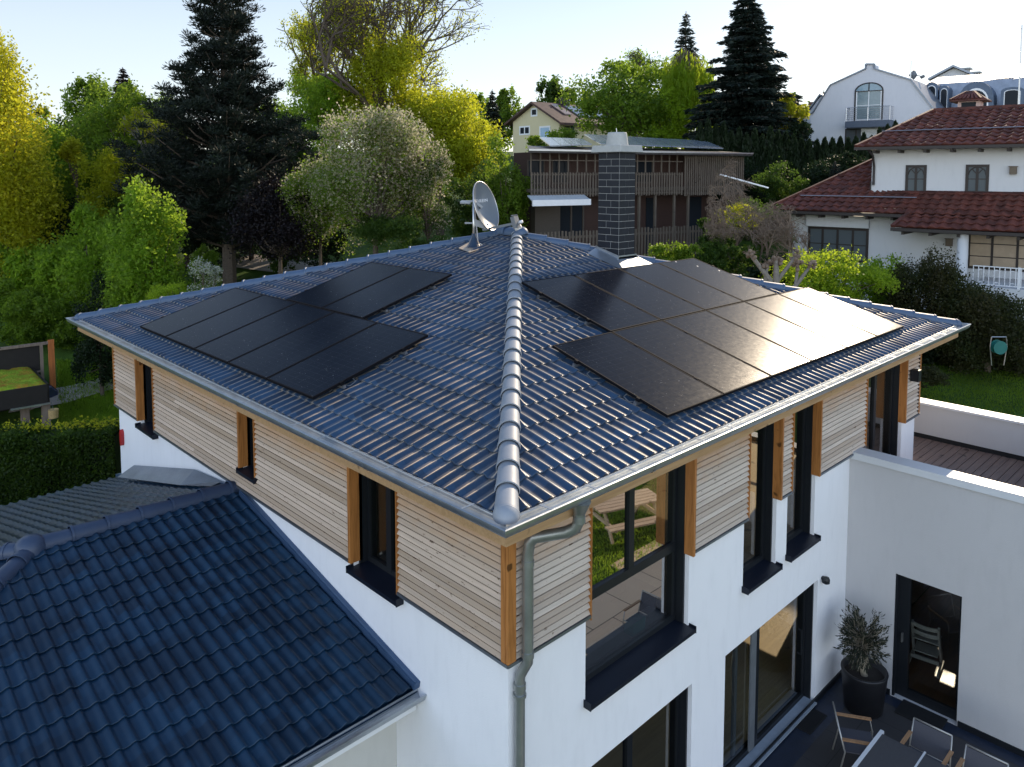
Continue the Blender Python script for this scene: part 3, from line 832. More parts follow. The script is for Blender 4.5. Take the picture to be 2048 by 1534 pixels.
w.quad((XK, YR, ZRg-.04), (XW, YR, ZRg-.04), (XW, YF, zf(YF)-.04), (xe, YF, zf(YF)-.04)); w.quad((XK, YR, ZRg-.04), (xb, YB, zb(YB)-.04), (XW, YB, zb(YB)-.04), (XW, YR, ZRg-.04))
w.build('underlay', m_tile2, rf)
w = MB(); hip_caps(w, (XK, YR, ZRg+.05), (XW-.02, YR, ZRg+.05), step=.43, r=.125, ball=False); w.build('ridge_cap', m_ridge2, rf)
w = MB(); hip_caps(w, (xe+.1, YF+.1, zf(YF)+.06), K, step=.43, r=.12); w.build('hip_cap', m_ridge2, rf)
w = MB(); hip_caps(w, (xb+.1, YB-.1, zb(YB)+.06), K, step=.43, r=.12); w.build('hip_cap', m_ridge2, rf)
w = MB()
rings = []
w.lathe((XK-.02, YR, ZRg+.0), [(.19, -.02), (.19, .06), (.16, .13), (.09, .175), (0.001, .185)], 18); w.build('ridge_knot', m_ridge2, rf, smooth=True)
m_navyzinc = simple('blue_zinc', (.06, .11, .20), .4, .2, 3, metal=.4)
w = MB()
for a, b in (((YF-.02), YR-.2),):
    w.bar((XW+.0, a, zf(a)+.055), (XW+.0, b, zf(b)+.055), .13, .075); w.bar((XW-.045, a-.0, zf(a)+.10), (XW-.045, b, zf(b)+.10), .02, .02)
w.bar((XW-.0, YR+.2, zb(YR+.2)+.06), (XW-.0, YB, zb(YB)+.06), .10, .07)
w.build('verge_flashing', m_navyzinc, rf)
w = MB(); w.quad((XW-.02, 8.3, -2.02), (XW-.02, 11.35, -2.80), (XW-.30, 11.45, -2.99), (XW-.30, 8.2, -2.18)); w.quad((XW-.02, 7.2, -1.90), (XW-.02, 8.3, -2.02), (XW-.30, 8.2, -2.18), (XW-.2, 7.2, -1.93)); w.build('zinc_apron', m_zincd, rf)
w = MB(); fr = Fr((0, YF-.16, 0), (-1, 0), (0, 1)); fr.o = np.array((XW+.02, YF-.13, 0.)); gutter(w, Fr((XW+.02, YF-.13, zf(YF)-.01), (-1, 0), (0, 1)), 7.2, mitre=False)
w.build('gutter', m_zinc, annex)
w = MB(); w.box(xe-.2, XW, YF+.03, YF+.06, zf(YF)-.26, zf(YF)-.04); w.quad((xe-.2, YF+.06, zf(YF)-.2), (XW, YF+.06, zf(YF)-.2), (XW, 2.62, zf(YF)-.19), (xe-.2, 2.62, zf(YF)-.19)); w.build('fascia', m_white, annex)
m_pl2 = M_plaster('annex_render', (.60, .58, .53))
w = MB(); w.prism([(2.6, -5.9), (YB-.3, -5.9), (YB-.3, -3.45), (YR, -2.1), (2.6, -2.98)], xe+.4, F_-.002, Fr((0, 0, 0), (0, 1), (1, 0))); w.build('wall', m_pl2, annex)

# ================================================================== wing with roof terrace (right)
wing = thing('terrace_wing', 'flat roofed white wing with decked roof terrace, right foreground', 'building', (11, -.7, -5.7))
XA, XB = 8.74, 13.4; YE = -2.3; YT = 1.75
FWf = Fr((XA, 0, 0), (0, 1), (-1, 0))
WD = (-1.06, -.085, -5.69, -3.60)
w = MB(); wall_holes(w, YE, F_, -5.9, -1.80, [WD], 0, .28, FWf)
w.box(XA+.001, XB+.299, YE-.2, YE-.002, -5.9, -1.812, WF)
FXo = Fr((XB+.3, 0, 0), (0, 1), (1, 0))
O1 = (.10, .44, -3.96, -3.68); O2 = (-.55, .6, -5.6, -4.65); O3 = (.9, 1.9, -5.5, -4.6)
wall_holes(w, YE, YT, -5.9, -2.05, [O1, O2], 0, .2, FXo)
w.quad((XB, YE, -2.78), (XB, YT, -2.78), (XB, YT, -2.02), (XB, YE, -2.02))
w.quad((XA+.28, YE, -2.78), (XA+.28, F_, -2.78), (XA+.28, F_, -1.8), (XA+.28, YE, -1.8))
w.quad((LX-F_, YT, -5.9), (XB+.3, YT, -5.9), (XB+.3, YT, -2.05), (LX-F_, YT, -2.05))
w.build('wall', M_plaster('wing_render', (.52, .505, .50)), wing)
w = MB(); w.quad((XA+.28, YE, -5.66), (XA+.28, YE, -2.9), (XB+.1, YE, -2.9), (XB+.1, YE, -5.66)); 
w.quad((XA+.28, F_-.1, -5.66), (XB+.1, F_-.1, -5.66), (XB+.1, F_-.1, -2.9), (XA+.28, F_-.1, -2.9))
wall_holes(w, YE, F_-.1, -5.66, -2.9, [WD], -.282, 0, FWf)
wall_holes(w, YE, F_-.1, -5.66, -2.9, [O1, O2], 0, 0, Fr((XB+.1, 0, 0), (0, 1), (1, 0)))
w.box(XA+.1, XB+.2, YE, F_-.05, -3.0, -2.9)
w.build('interior_wall', simple('dark_wood_wall', (.16, .09, .055), .6, .3, 5, stretch=(1, 1, 8)), wing)
w = MB(); w.box(XA+.19, XB+.1, YE, F_-.1, -5.75, -5.69); w.build('interior_floor', m_floor_dark, wing)
w = MB()
for (x0, x1, y0, y1, z) in ((XA-.03, XA+.31, YE-.03, F_-.002, -1.80),):
    y = y0
    while y < y1-.01:
        e = min(y+1.5, y1); w.box(x0, x1, y+.002, e-.002, z, z+.045); y = e
w.box(XA-.035, XA-.03, YE, F_-.002, -1.87, -1.76)
y = YE
while y < YT: e = min(y+1.6, YT); w.box(XB-.04, XB+.34, y+.003, e-.003, -2.02, -1.975); y = e
w.box(XA, XB+.3, YE-.22, YE+.02, -1.81, -1.79)
w.build('parapet_cap', m_capm, wing)
m_deck = M_wood('deck_boards', (.20, .13, .10), (.13, .085, .07), 0, .6, .8)
w = MB(); y = YE+.05; k = 0
while y < F_-.01 or y < YT:
    x0 = XA+.29 if y+.135 < F_ else LX-F_+.01
    w.box(x0, XB-.012, y, y+.128, -2.79, -2.752+random.uniform(-.002, .002)); y += .14
w.build('deck', m_deck, wing)
w = MB(); w.box(XB-.011, XB-.001, YE, YT, -2.79, -2.66); w.box(XA+.3, XB, YE, YT, -2.84, -2.80); w.build('deck_edge', m_black2, wing)
w = MB(); w.box(XA-.02, XA-.001, YE, WD[0]-.02, -5.75, -5.60); w.build('plinth', m_black, wing); w = MB(); w.box(XA-.02, XA-.001, WD[1]+.02, F_-.02, -5.75, -5.60); w.build('plinth', m_black, wing)
# wing door
w = MB(FWf); a, b, z0, z1 = WD
w.box(a+.001, a+.05, -.19, -.10, z0, z1-.001); w.box(b-.20, b-.001, -.19, -.10, z0, z1-.001); w.box(a+.05, b-.2, -.19, -.10, z0, z0+.14); w.box(a+.05, b-.2, -.19, -.10, z1-.035, z1-.001)
w.box(b-.035, b-.001, -.1, -.01, z0, z1-.001)
wd = w.build('door', m_black, wing)
w = MB(FWf); w.box(a+.045, b-.195, -.15, -.14, z0+.13, z1-.03); w.build('pane', m_glass, wd)
w = MB(FWf); w.box(b-.12, b-.10, -.10, -.05, -4.75, -4.60); w.build('handle', m_steel, wd)

# ================================================================== courtyard
def slabmat():
    n = NT('patio_slabs'); co = n.coord()
    b = n.new('ShaderNodeTexBrick'); n.lk(co, b.inputs['Vector']); b.offset = 0
    b.inputs['Scale'].default_value = 1; b.inputs['Brick Width'].default_value = .8; b.inputs['Row Height'].default_value = .8; b.inputs['Mortar Size'].default_value = .006
    b.inputs['Color1'].default_value = (.048, .046, .048, 1); b.inputs['Color2'].default_value = (.062, .059, .060, 1); b.inputs['Mortar'].default_value = (.02, .02, .02, 1)
    f = n.noise(30, 5, .7, co); f2 = n.noise(1.1, 4, .6, co)
    c = n.mix(n.math('MULTIPLY', f, .5), b.outputs['Color'], (.022, .021, .024)); c = n.mix(n.math('MULTIPLY', f2, .35), c, (.03, .029, .03))
    n.col(c); n.set(.7, 0, .4); n.bump(f, .3, .004); return n.m
m_slab = slabmat()
w = MB(); w.box(.3, XA, -2.14, F_, -5.9, -5.70)
pat = w.build('patio', m_slab); tag(pat, kind='structure')
n = NT('sunlit_slabs'); co = n.coord(); b = n.new('ShaderNodeTexBrick'); n.lk(co, b.inputs['Vector']); b.offset = .5  # unseen slabs coloured as if sunlit, added for the window's reflection
b.inputs['Scale'].default_value = 1; b.inputs['Brick Width'].default_value = 1.2; b.inputs['Row Height'].default_value = .9; b.inputs['Mortar Size'].default_value = .012
b.inputs['Color1'].default_value = (.82, .55, .34, 1); b.inputs['Color2'].default_value = (.88, .62, .40, 1); b.inputs['Mortar'].default_value = (.12, .09, .07, 1)
n.col(n.mix(n.math('MULTIPLY', n.noise(3, 5, .6, co), .4), b.outputs['Color'], (.65, .42, .26))); n.set(.75, 0, .3)
w = MB(); w.box(.3, XA, -3.55, -2.145, -5.9, -5.70); w.box(XA, 16, -4.0, YE-.05, -5.9, -5.70)
tag(w.build('terrace_paving', n.m), kind='structure')
w = MB(); w.quad((4.7, F_-.02, -5.696), (4.7, F_-.38, -5.696), (XA-.02, F_-.38, -5.696), (XA-.02, F_-.02, -5.696))
w.quad((XA-.02, F_-.38, -5.696), (XA-.25, F_-.38, -5.696), (XA-.25, YE, -5.696), (XA-.02, YE, -5.696))
tag(w.build('border_paving', simple('bluestone', (.014, .022, .042), .45, .3, 12, bump=.4, bscale=50)), kind='structure')
def mat_obj(cx, cy, lx, ly, rot, label):
    w = MB(); c, s = math.cos(rot), math.sin(rot)
    fr = Fr((cx, cy, 0), (c, s), (-s, c)); w.box(-lx/2, lx/2, -ly/2, ly/2, -5.694, -5.678, fr)
    x = -lx/2+.02
    while x < lx/2-.02: w.box(x, x+.012, -ly/2+.01, ly/2-.01, -5.678, -5.673, fr); x += .025
    o = w.build('door_mat', m_black2, origin=(cx, cy, -5.69)); tag(o, label, 'door mat')
mat_obj(7.19, .63, .60, .38, 0, 'black door mat in front of the sliding terrace door')
mat_obj(8.56, -.60, .42, .66, 0, 'black door mat in front of the glass door of the wing')
# planter and olive tree
pl = thing('planter', 'large round black planter with a small olive tree in the courtyard corner', 'planter', (8.10, .12, -5.69))
w = MB(); w.lathe((8.10, .12, -5.69), [(.001, 0), (.26, 0), (.29, .02), (.345, .60), (.355, .64), (.35, .655), (.315, .655), (.30, .56), (0.001, .555)], 36)
w.build('pot', simple('black_planter', (.010, .010, .012), .45, .1), pl, smooth=True)
w = MB(); w.lathe((8.10, .12, -5.13), [(.302, 0), (.001, .02)], 20); w.build('soil', simple('soil', (.02, .015, .012), .95, .4, 30, bump=.8), pl)
# high chair inside the wing
def hchair():
    t = thing('high_chair', 'pale wooden high chair standing behind the glass door of the wing', 'high chair', (9.95, -.2, -5.65))
    m = simple('pale_wood', (.62, .58, .52), .5, .06, 5)
    rot = math.radians(8); c, s = math.cos(rot), math.sin(rot)
    fr = Fr((9.92, -.22, -5.655), (-s, c), (c, s))   # u sideways, d forwards (away from the camera)
    w = MB(fr)
    for u in (-.24, .24):
        w.bar(fr(u, -.25, .02), fr(u, .28, .02), .04, .05)
    w.build('floor_runner', m, t)
    w = MB(fr)
    for u in (-.22, .22): w.bar(fr(u, .24, .03), fr(u*.92, -.10, .78), .035, .07)
    w.build('leg', m, t)
    w = MB(fr); w.box(-.2, .2, -.03, .30, .44, .46, fr); w.build('seat', m, t)
    w = MB(fr); w.box(-.19, .19, .0, .32, .20, .22, fr); w.build('footrest', m, t)
    w = MB(fr)
    for z in (.60, .72):
        for k in range(6):
            a, b = -.2+k*.0667, -.2+(k+1)*.0667
            da, db = -.06-(1-(a/.2)**2)*.05, -.06-(1-(b/.2)**2)*.05
            w.hexa([fr(a, da, z-.035), fr(b, db, z-.035), fr(b, db+.02, z-.035), fr(a, da+.02, z-.035), fr(a, da, z+.035), fr(b, db, z+.035), fr(b, db+.02, z+.035), fr(a, da+.02, z+.035)])
    w.build('backrest', m, t)
    w = MB(fr); w.bar(fr(-.22, -.02, .12), fr(.22, -.02, .12), .03, .06); w.build('stretcher', m, t)
hchair()
# garden chairs and table
m_tex = simple('grey_sling', (.07, .07, .085), .8, .1, 60); m_al = simple('chair_frame', (.40, .38, .35), .35, .05, metal=.5); m_arm = M_wood('teak', (.36, .20, .10), (.26, .13, .06), 0)
def chair(cx, cy, az, label):
    t = thing('garden_chair', label, 'chair', (cx, cy, -5.7), 'garden chairs around the patio table')
    c, s = math.cos(az), math.sin(az); fr = Fr((cx, cy, -5.7), (-s, c), (c, s))   # d: facing direction
    w = MB(fr)
    for sg in (-1, 1):
        u = .27*sg
        w.tube([fr(u, .22, 0), fr(u, .24, .38), fr(u, .20, .56), fr(u, -.24, .56)], .012, 8)
        w.tube([fr(u, -.30, 0), fr(u*.98, -.22, .38), fr(u*.92, -.32, .76)], .012, 8)
    w.tube([fr(-.25, -.32, .76), fr(.25, -.32, .76)], .012, 8); w.tube([fr(-.27, .22, .38), fr(.27, .22, .38)], .010, 8); w.tube([fr(-.26, -.22, .38), fr(.26, -.22, .38)], .010, 8)
    w.build('frame', m_al, t, smooth=True)
    w = MB(fr); w.box(-.25, .25, -.21, .22, .37, .385, fr); w.build('seat', m_tex, t)
    w = MB(fr); w.hexa([fr(-.245, -.225, .40), fr(.245, -.225, .40), fr(.245, -.215, .40), fr(-.245, -.215, .40), fr(-.24, -.315, .745), fr(.24, -.315, .745), fr(.24, -.305, .745), fr(-.24, -.305, .745)]); w.build('backrest', m_tex, t)
    for sg in (-1, 1):
        w = MB(fr); w.box(.27*sg-.025, .27*sg+.025, -.26, .22, .562, .582, fr); w.build('armrest', m_arm, t)
chair(6.78, -.32, -PI/2+.55, 'grey sling garden chair with wooden armrests near the sliding door')
chair(7.02, -1.13, PI, 'grey sling garden chair beside the door mat of the wing')
chair(6.98, -1.82, PI, 'grey sling garden chair at the right edge of the photo')
tb = thing('garden_table', 'long patio table with grey top and pale frame at the bottom edge of the photo', 'table', (6.2, -1.35, -5.7))
w = MB(); zt = -5.05
x0, x1, y0, y1 = 5.2, 6.9, -1.75, -.58
w.box(x0+.01, x1-.07, y0, y1-.05, zt-.02, zt-.002); tt = w.build('tabletop', simple('table_slab', (.05, .05, .056), .5, .15, 30), tb)
w = MB(); w.box(x0, x1, y1-.05, y1, zt-.045, zt+.002); w.box(x0, x1, -1.19, -1.165, zt-.001, zt+.001); w.build('rim', m_capm, tb)
for x in (x0+.1, x1-.1):
    for y in (y0+.1, y1-.1):
        w = MB(); w.box(x-.03, x+.03, y-.03, y+.03, -5.7, zt-.02); w.build('leg', m_al, tb)
# things inside the upper room behind the big window
w = MB(); w.box(2.1, 3.9, 1.15, 1.75, -2.52, -2.49); dk = thing('desk', 'dark desk standing behind the big upper window', 'desk', (3, 1.5, -3.09)); w.build('desktop', m_black, dk)
for x in (2.15, 3.82):
    w = MB(); w.box(x, x+.04, 1.2, 1.7, -3.09, -2.52); w.build('leg', m_black, dk)
w = MB(); w.box(3.05, 3.5, 1.42, 1.46, -2.45, -2.12); w.box(3.2, 3.35, 1.4, 1.5, -2.49, -2.45); mo = w.build('monitor', m_black, origin=(3.2, 1.44, -2.49)); tag(mo, 'black computer screen on the desk behind the big upper window', 'monitor')
m_teal = simple('teal_cardboard', (.10, .42, .42), .6)
w = MB(); w.box(3.10, 3.35, 1.0, 1.14, -2.72, -2.56)
bx = w.build('storage_box', m_teal, origin=(3.2, 1.07, -2.7)); tag(bx, 'small teal box on the window board behind the big upper window', 'box')
w = MB(); w.box(1.9, 3.85, 1.02, 1.28, -2.76, -2.725); w.build('window_board', m_white, w1)
# picnic table on the lawn (seen mirrored in the big window)
pc = thing('picnic_table', 'pale wooden picnic table with benches on the lawn, mirrored in the big window', 'picnic table', (10.4, -4.9, -5.7))
m_pine = M_wood('pale_pine', (.62, .44, .28), (.50, .34, .2), 0, .6)
def pfr(): 
    a = .35; return Fr((10.4, -4.9, -5.7), (math.cos(a), math.sin(a)), (-math.sin(a), math.cos(a)))
pf = pfr()
w = MB(pf); [w.box(-.9, .9, -.36+k*.15, -.23+k*.15, .66, .70, pf) for k in range(5)]; w.build('tabletop', m_pine, pc)
for sg in (-1, 1):
    w = MB(pf); [w.box(-.9, .9, sg*.72-.15+k*.15, sg*.72-.02+k*.15, .40, .44, pf) for k in range(2)]; w.build('bench', m_pine, pc)
w = MB(pf)
for u in (-.7, .7):
    w.bar(pf(u, -.62, 0), pf(u, -.2, .66), .05, .09); w.bar(pf(u, .62, 0), pf(u, .2, .66), .05, .09); w.bar(pf(u, -.8, .38), pf(u, .8, .38), .05, .08)
w.build('trestle', m_pine, pc)
# ================================================================== terrain
def terrain():
    xs = np.concatenate([np.arange(-60, 130, 1.5), [140, 170, 220, 300, 450, 800, 1500, 3000]])
    rs = np.concatenate([[-2500, -1200, -500, -250, -150, -110], np.arange(-90, 95, 2.5), [110, 150, 250, 500, 1200, 2500]])
    S, R_ = np.meshgrid(xs, rs, indexing='ij')
    X = CAM[0]+S*FH[0]+R_*RH[0]; Y = CAM[1]+S*FH[1]+R_*RH[1]
    Z = ground_h(X, Y)+.12*np.sin(X*.35)*np.sin(Y*.31)*(S > 30)-.03
    # level pad around the house and its patio
    V = np.stack([X, Y, Z], -1).reshape(-1, 3); a, b = X.shape
    i, j = np.meshgrid(np.arange(a-1), np.arange(b-1), indexing='ij'); k = (i*b+j).ravel()
    Q = np.stack([k, k+1, k+b+1, k+b], 1)[:, ::-1]
    n = NT('lawn'); co = n.coord(); f = n.noise(.8, 6, .7, co); f2 = n.noise(30, 4, .7, co); 
    c = n.ramp(f, [(.3, (.030, .065, .008)), (.55, (.065, .125, .014)), (.8, (.10, .17, .02))]); c = n.mix(n.math('MULTIPLY', f2, .5), c, (.02, .045, .006))
    n.col(c); n.set(.8, 0, .2); n.bump(n.noise(60, 4, .7, co), .8, .03)
    o = npmesh('ground', V, Q, n.m); tag(o, kind='structure')
terrain()
m_path = simple('gravel_path', (.30, .27, .24), .9, .2, 25, bump=.4)
def strip(name, pts, wd_, mat, dz=.03):
    w = MB(); pts = [np.array(p, float) for p in pts]; L = []
    for k, p in enumerate(pts):
        t = pts[min(k+1, len(pts)-1)]-pts[max(k-1, 0)]; t /= np.linalg.norm(t); n = np.array((-t[1], t[0]))
        for s in (-1, 1): q = p+n*s*wd_/2; L.append((q[0], q[1], ground_h(q[0], q[1])+dz+.04))
    for k in range(len(pts)-1): w.quad(L[2*k], L[2*k+2], L[2*k+3], L[2*k+1])
    return tag(w.build(name, mat), kind='structure')
strip('path', [at(x, 700, D)[:2] for x, D in ((20, 27.5), (130, 28), (260, 29), (400, 33))], 1.0, m_path, .02)
strip('road', [at(x, 500, D)[:2] for x, D in ((470, 40), (560, 39), (640, 38.5), (760, 38), (900, 40))], 2.2, m_path, .06)

def BF(x, y, D, az):
    """frame on a building's face: u to the right in the photo (azimuth az degrees), d outwards to the viewer"""
    p = at(x, y, D); a = math.radians(az); p = np.array((p[0], p[1], 0.))
    return Fr(p, (math.cos(a), math.sin(a)), (math.sin(a), -math.cos(a)))
def hslope(fr, x, y, d0, z0, m):
    """(u, d, z) under a pixel on the plane z = z0 + (d0-d)*m"""
    r = ray(x, y); o = CAM-fr.o
    # z = z0 + (d0 - p.d)*m
    k = (z0+(d0-o@fr.d)*m-o[2])/(r[2]+(r@fr.d)*m); p = o+r*k
    return float(p@fr.u), float(p@fr.d), float(p[2])
m_pane = M_darkglass('dark_pane', (.02, .024, .03), .04)
m_dkwood = simple('dark_brown_wood', (.022, .014, .010), .55, .2, 10)
def rect(fr, x0, y0, x1, y1, d=0.):
    xm, ym = (x0+x1)/2, (y0+y1)/2
    return fr.hit(x0, ym, d)[0], fr.hit(x1, ym, d)[0], fr.hit(xm, y1, d)[1], fr.hit(xm, y0, d)[1]
def bwin(parent, fr, px, d=0., frame=m_white, pane=None, nu=1, nz=0, fw=.06, arch=False, label=None, name='window', proud=.04, sill=False):
    u0, u1, z0, z1 = rect(fr, *px, d)
    w = MB(fr)
    w.box(u0, u1, d+.003, d+proud, z0, z0+fw); w.box(u0, u1, d+.003, d+proud, z1-fw, z1); w.box(u0, u0+fw, d+.003, d+proud, z0+fw, z1-fw); w.box(u1-fw, u1, d+.003, d+proud, z0+fw, z1-fw)
    for k in range(1, nu): u = u0+(u1-u0)*k/nu; w.box(u-fw*.45, u+fw*.45, d+.004, d+proud-.004, z0+fw, z1-fw)
    for k in range(1, nz+1): z = z0+(z1-z0)*k/(nz+1); w.box(u0+fw, u1-fw, d+.005, d+proud-.012, z-.018, z+.018)
    if arch:
        uc = (u0+u1)/2; r = (u1-u0)/2-fw; zc = z1-fw-r
        w.tube([fr(uc+r*math.cos(a), d+proud*.6, zc+r*math.sin(a)) for a in np.linspace(0, PI, 13)], .022, 5)
        for a in (.9, 2.24): w.bar(fr(uc, d+proud*.6, zc), fr(uc+r*math.cos(a), d+proud*.6, zc+r*math.sin(a)), .03)
    if sill: w.box(u0-.06, u1+.06, d, d+.12, z0-.05, z0-.003)
    o = w.build(name, frame, parent)
    if label: o['label'] = label
    p = MB(fr); p.box(u0+fw*.9, u1-fw*.9, d+.002, d+.012, z0+fw*.9, z1-fw*.9); p.build('pane', pane or m_pane, o)
    return o

# ================================================================== house with red tile roofs (right)
m_redt = M_tile('red_roof_tile', (.15, .042, .028), (.07, .032, .027), rough=.6, spec=.3)
m_wallw = M_plaster('cream_render', (.60, .60, .60))
m_dgut = simple('dark_gutter', (.02, .014, .012), .5)
AZ = -84
rh = thing('red_roof_house', 'white house with weathered red tile roofs and dark framed windows, right edge', 'house', tuple(at(1800, 500, 33)))
fr = BF(1745, 300, 33, AZ)
uz = fr.hit
zt = uz(1745, 296)[1]; zbm = uz(1800, 388)[1]
UR = 13.5
w = MB(fr); w.box(0, UR, -6, 0, zbm-.6, zt+.15); 
# lower wall
DL = .75
ulc = fr.hit(1578, 450, DL)[0]; zl = -5
w.box(ulc, UR, -7.5, DL, zl, fr.hit(1700, 432, DL)[1]+.1)
w.build('wall', m_wallw, rh)
V, Q = [], []
def sloped(fr, V, Q, d0, z0, d1, z1, uL, uR, pitch=.36, expo=.42, ns=5):
    """tiles from the eave (d0, z0) up to (d1, z1); uL, uR functions of t in 0..1"""
    L = math.hypot(d0-d1, z1-z0); S = (-fr.d*(d0-d1)+np.array((0, 0, z1-z0)))/L; N = np.cross(fr.u, S)
    if N[2] < 0: N = -N
    tile_face(V, Q, fr.o+fr.d*d0+np.array((0, 0, z0)), fr.u, S, N, lambda s: uL(s/L), lambda s: uR(s/L), L, pitch, expo, .085, .06, ns, .0, 1.2, .008)
# upper roof
de = .75; ue, ze = fr.hit(1712, 295, de); ur_, zr = fr.hit(1868, 223, -3.4)
sloped(fr, V, Q, de, ze, -3.4, zr, lambda t: ue+(ur_-ue)*t, lambda t: UR)
# lower roof: plane through eave (d=1.6) and upper wall foot
d1 = 1.65; ul0, zl0 = fr.hit(1531, 420, d1); zr_m = (fr.hit(1850, 387, 0)[1]-fr.hit(1800, 428, d1)[1])/d1
hu, hd_, hz_ = hslope(fr, 1745, 323, d1, zl0, zr_m)
sloped(fr, V, Q, d1, zl0, hd_, hz_, lambda t: ul0+(hu-ul0)*t, lambda t: UR if t < d1/(d1-hd_) else max(.12, ul0+(hu-ul0)*t+.01))
d2 = 2.65; z2 = zl0-(d2-d1)*zr_m; ur2 = fr.hit(1785, 455, d2)[0]; ur3 = fr.hit(1819, 430, d1)[0]
sloped(fr, V, Q, d2, z2, d1+.02, zl0-.02*zr_m, lambda t: ur2+(ur3-ur2)*t, lambda t: UR)
npmesh('roof', np.vstack(V), np.vstack(Q), m_redt, rh, origin=wloc(rh))
w = MB(fr)   # roof backs, hips
w.quad(fr(ue, de, ze-.03), fr(ur_, -3.4, zr-.03), fr(ue, -7.6, ze-.03)); w.quad(fr(ur_, -3.4, zr-.03), fr(UR, -3.4, zr-.03), fr(UR, -7.6, ze-.03), fr(ue, -7.6, ze-.03))
w.quad(fr(ul0, d1, zl0-.03), fr(hu, hd_, hz_-.03), fr(hu, hd_-1.5, hz_-.03), fr(ul0, -8, zl0-.03))
w.build('roof_back', m_redt, rh)
w = MB(fr)
w.bar(fr(ue-.05, de+.05, ze-.05), fr(UR, de+.05, ze-.05), .12, .12); w.bar(fr(ul0-.05, d1+.05, zl0-.06), fr(ur3, d1+.05, zl0-.06), .12, .12); w.bar(fr(ur2-.05, d2+.05, z2-.06), fr(UR, d2+.05, z2-.06), .12, .12)
w.build('gutter', m_dgut, rh)
w = MB(fr)
w.quad(fr(ue, de, ze-.12), fr(UR, de, ze-.12), fr(UR, 0, ze-.02), fr(ue, 0, ze-.02)); w.quad(fr(ul0, d1, zl0-.14), fr(UR, d1, zl0-.14), fr(UR, DL, zl0-.1), fr(ul0, DL, zl0-.1)); w.quad(fr(ur2, d2, z2-.14), fr(UR, d2, z2-.14), fr(UR, DL, z2-.05), fr(ur2, DL, z2-.05))
k = .2
while k < UR: w.box(k, k+.1, 0.01, de-.05, ze-.25, ze-.13); k += .95
k = ulc+.6
while k < ur3: w.box(k, k+.1, DL, d1-.05, zl0-.26, zl0-.15); k += .95
k = ur2+.3
while k < UR: w.box(k, k+.1, DL, d2-.05, z2-.26, z2-.15); k += .95
w.build('rafter_ends', m_dkwood, rh)
for a, b in ((fr(ue, de, ze+.06), fr(ur_, -3.4, zr+.08)), (fr(ur_, -3.4, zr+.08), fr(UR, -3.4, zr+.08)), (fr(ul0, d1, zl0+.06), fr(hu, hd_, hz_+.08)), (fr(ur2, d2, z2+.06), fr(ur3, d1, zl0+.08))):
    w = MB(fr); w.bar(a, b, .17, .11); w.build('hip_cap', m_redt, rh)
w = MB(fr); zf_ = fr.hit(1850, 388, 0)[1]; w.box(0, UR, 0.003, .09, zf_-.06, zf_+.05); w.box(-.03, .0, -.3, .09, zf_-.1, zf_+.5); 
w.build('flashing', m_dkwood, rh)
w = MB(fr)
for (a, b) in ((.9, .35),): 
    for s_ in (0.12,): pass
w.tube([fr(.05, .75, ze-.12), fr(.08, .2, ze-.35), fr(.10, .06, ze-.8), fr(.10, .06, zf_+.35)], .05, 8)
w.build('downpipe', m_dgut, rh); w = MB(fr)
w.tube([fr(ulc-.35, d1, zl0-.15), fr(ulc-.1, DL+.1, zl0-.9), fr(ulc+.15, DL+.08, zl0-1.3), fr(ulc+.15, DL+.08, -4)], .05, 8)
w.build('downpipe', m_dgut, rh)
w = MB(fr)
L_ = lambda t, d, z: 0
z_a, z_b = fr.hit(1780, 268, .2), fr.hit(2048, 265, .2)
a_ = hslope(fr, 1764, 269, de, ze, (zr-ze)/(de+3.4)); b_ = hslope(fr, 2040, 262, de, ze, (zr-ze)/(de+3.4))
w.tube([fr(a_[0], a_[1], a_[2]+.14), fr(UR, a_[1], a_[2]+.14)], .02, 5)
a_ = hslope(fr, 1601, 397, d1, zl0, zr_m); w.tube([fr(a_[0], a_[1], a_[2]+.14), fr(ur3, a_[1], a_[2]+.14)], .02, 5)
w.build('snow_guard', m_steel, rh)
m_rw = M_darkglass('reflecting_pane', (.10, .115, .12), .03)
bwin(rh, fr, (1811, 330, 1853, 386), 0, m_dkwood, m_rw, 2, 1, .1, arch=True)
bwin(rh, fr, (1931, 329, 1978, 387), 0, m_dkwood, m_rw, 2, 1, .1, arch=True)
# lower bay with roller box
u0, u1, z0, z1 = rect(fr, 1613, 432, 1738, 454, DL+.18)
w = MB(fr); w.box(u0, u1, DL, DL+.22, z0, z1+.1); w.build('roller_box', m_wallw, rh)
bwin(rh, fr, (1616, 455, 1737, 522), DL+.02, m_dkwood, m_rw, 4, 1, .10)
m_beige = simple('beige_reflection', (.42, .32, .22), .35, .15, 3, spec=.6)  # reflection in the glazing painted as a plain beige colour
bwin(rh, fr, (1935, 466, 2200, 545), DL+.02, m_dkwood, m_beige, 5, 2, .09, label='large glazed terrace door with a painted beige reflection', name='terrace_door')
w = MB(fr); uc, zc = fr.hit(1926, 480, DL+1.6); w.tube([fr(uc, DL+1.6, -4.5), fr(uc, DL+1.6, z2-.12)], .19, 14); w.build('pillar', m_wallw, rh, smooth=True)
for (x, y, d) in ((2027, 341, 0), (1899, 485, DL)):
    u, z = fr.hit(x, y, d); w = MB(fr); w.box(u-.12, u+.12, d, d+.14, z-.14, z+.14); w.box(u-.15, u+.15, d, d+.17, z+.14, z+.17); w.build('wall_lamp', simple('bronze_lamp', (.10, .07, .04), .4), rh)
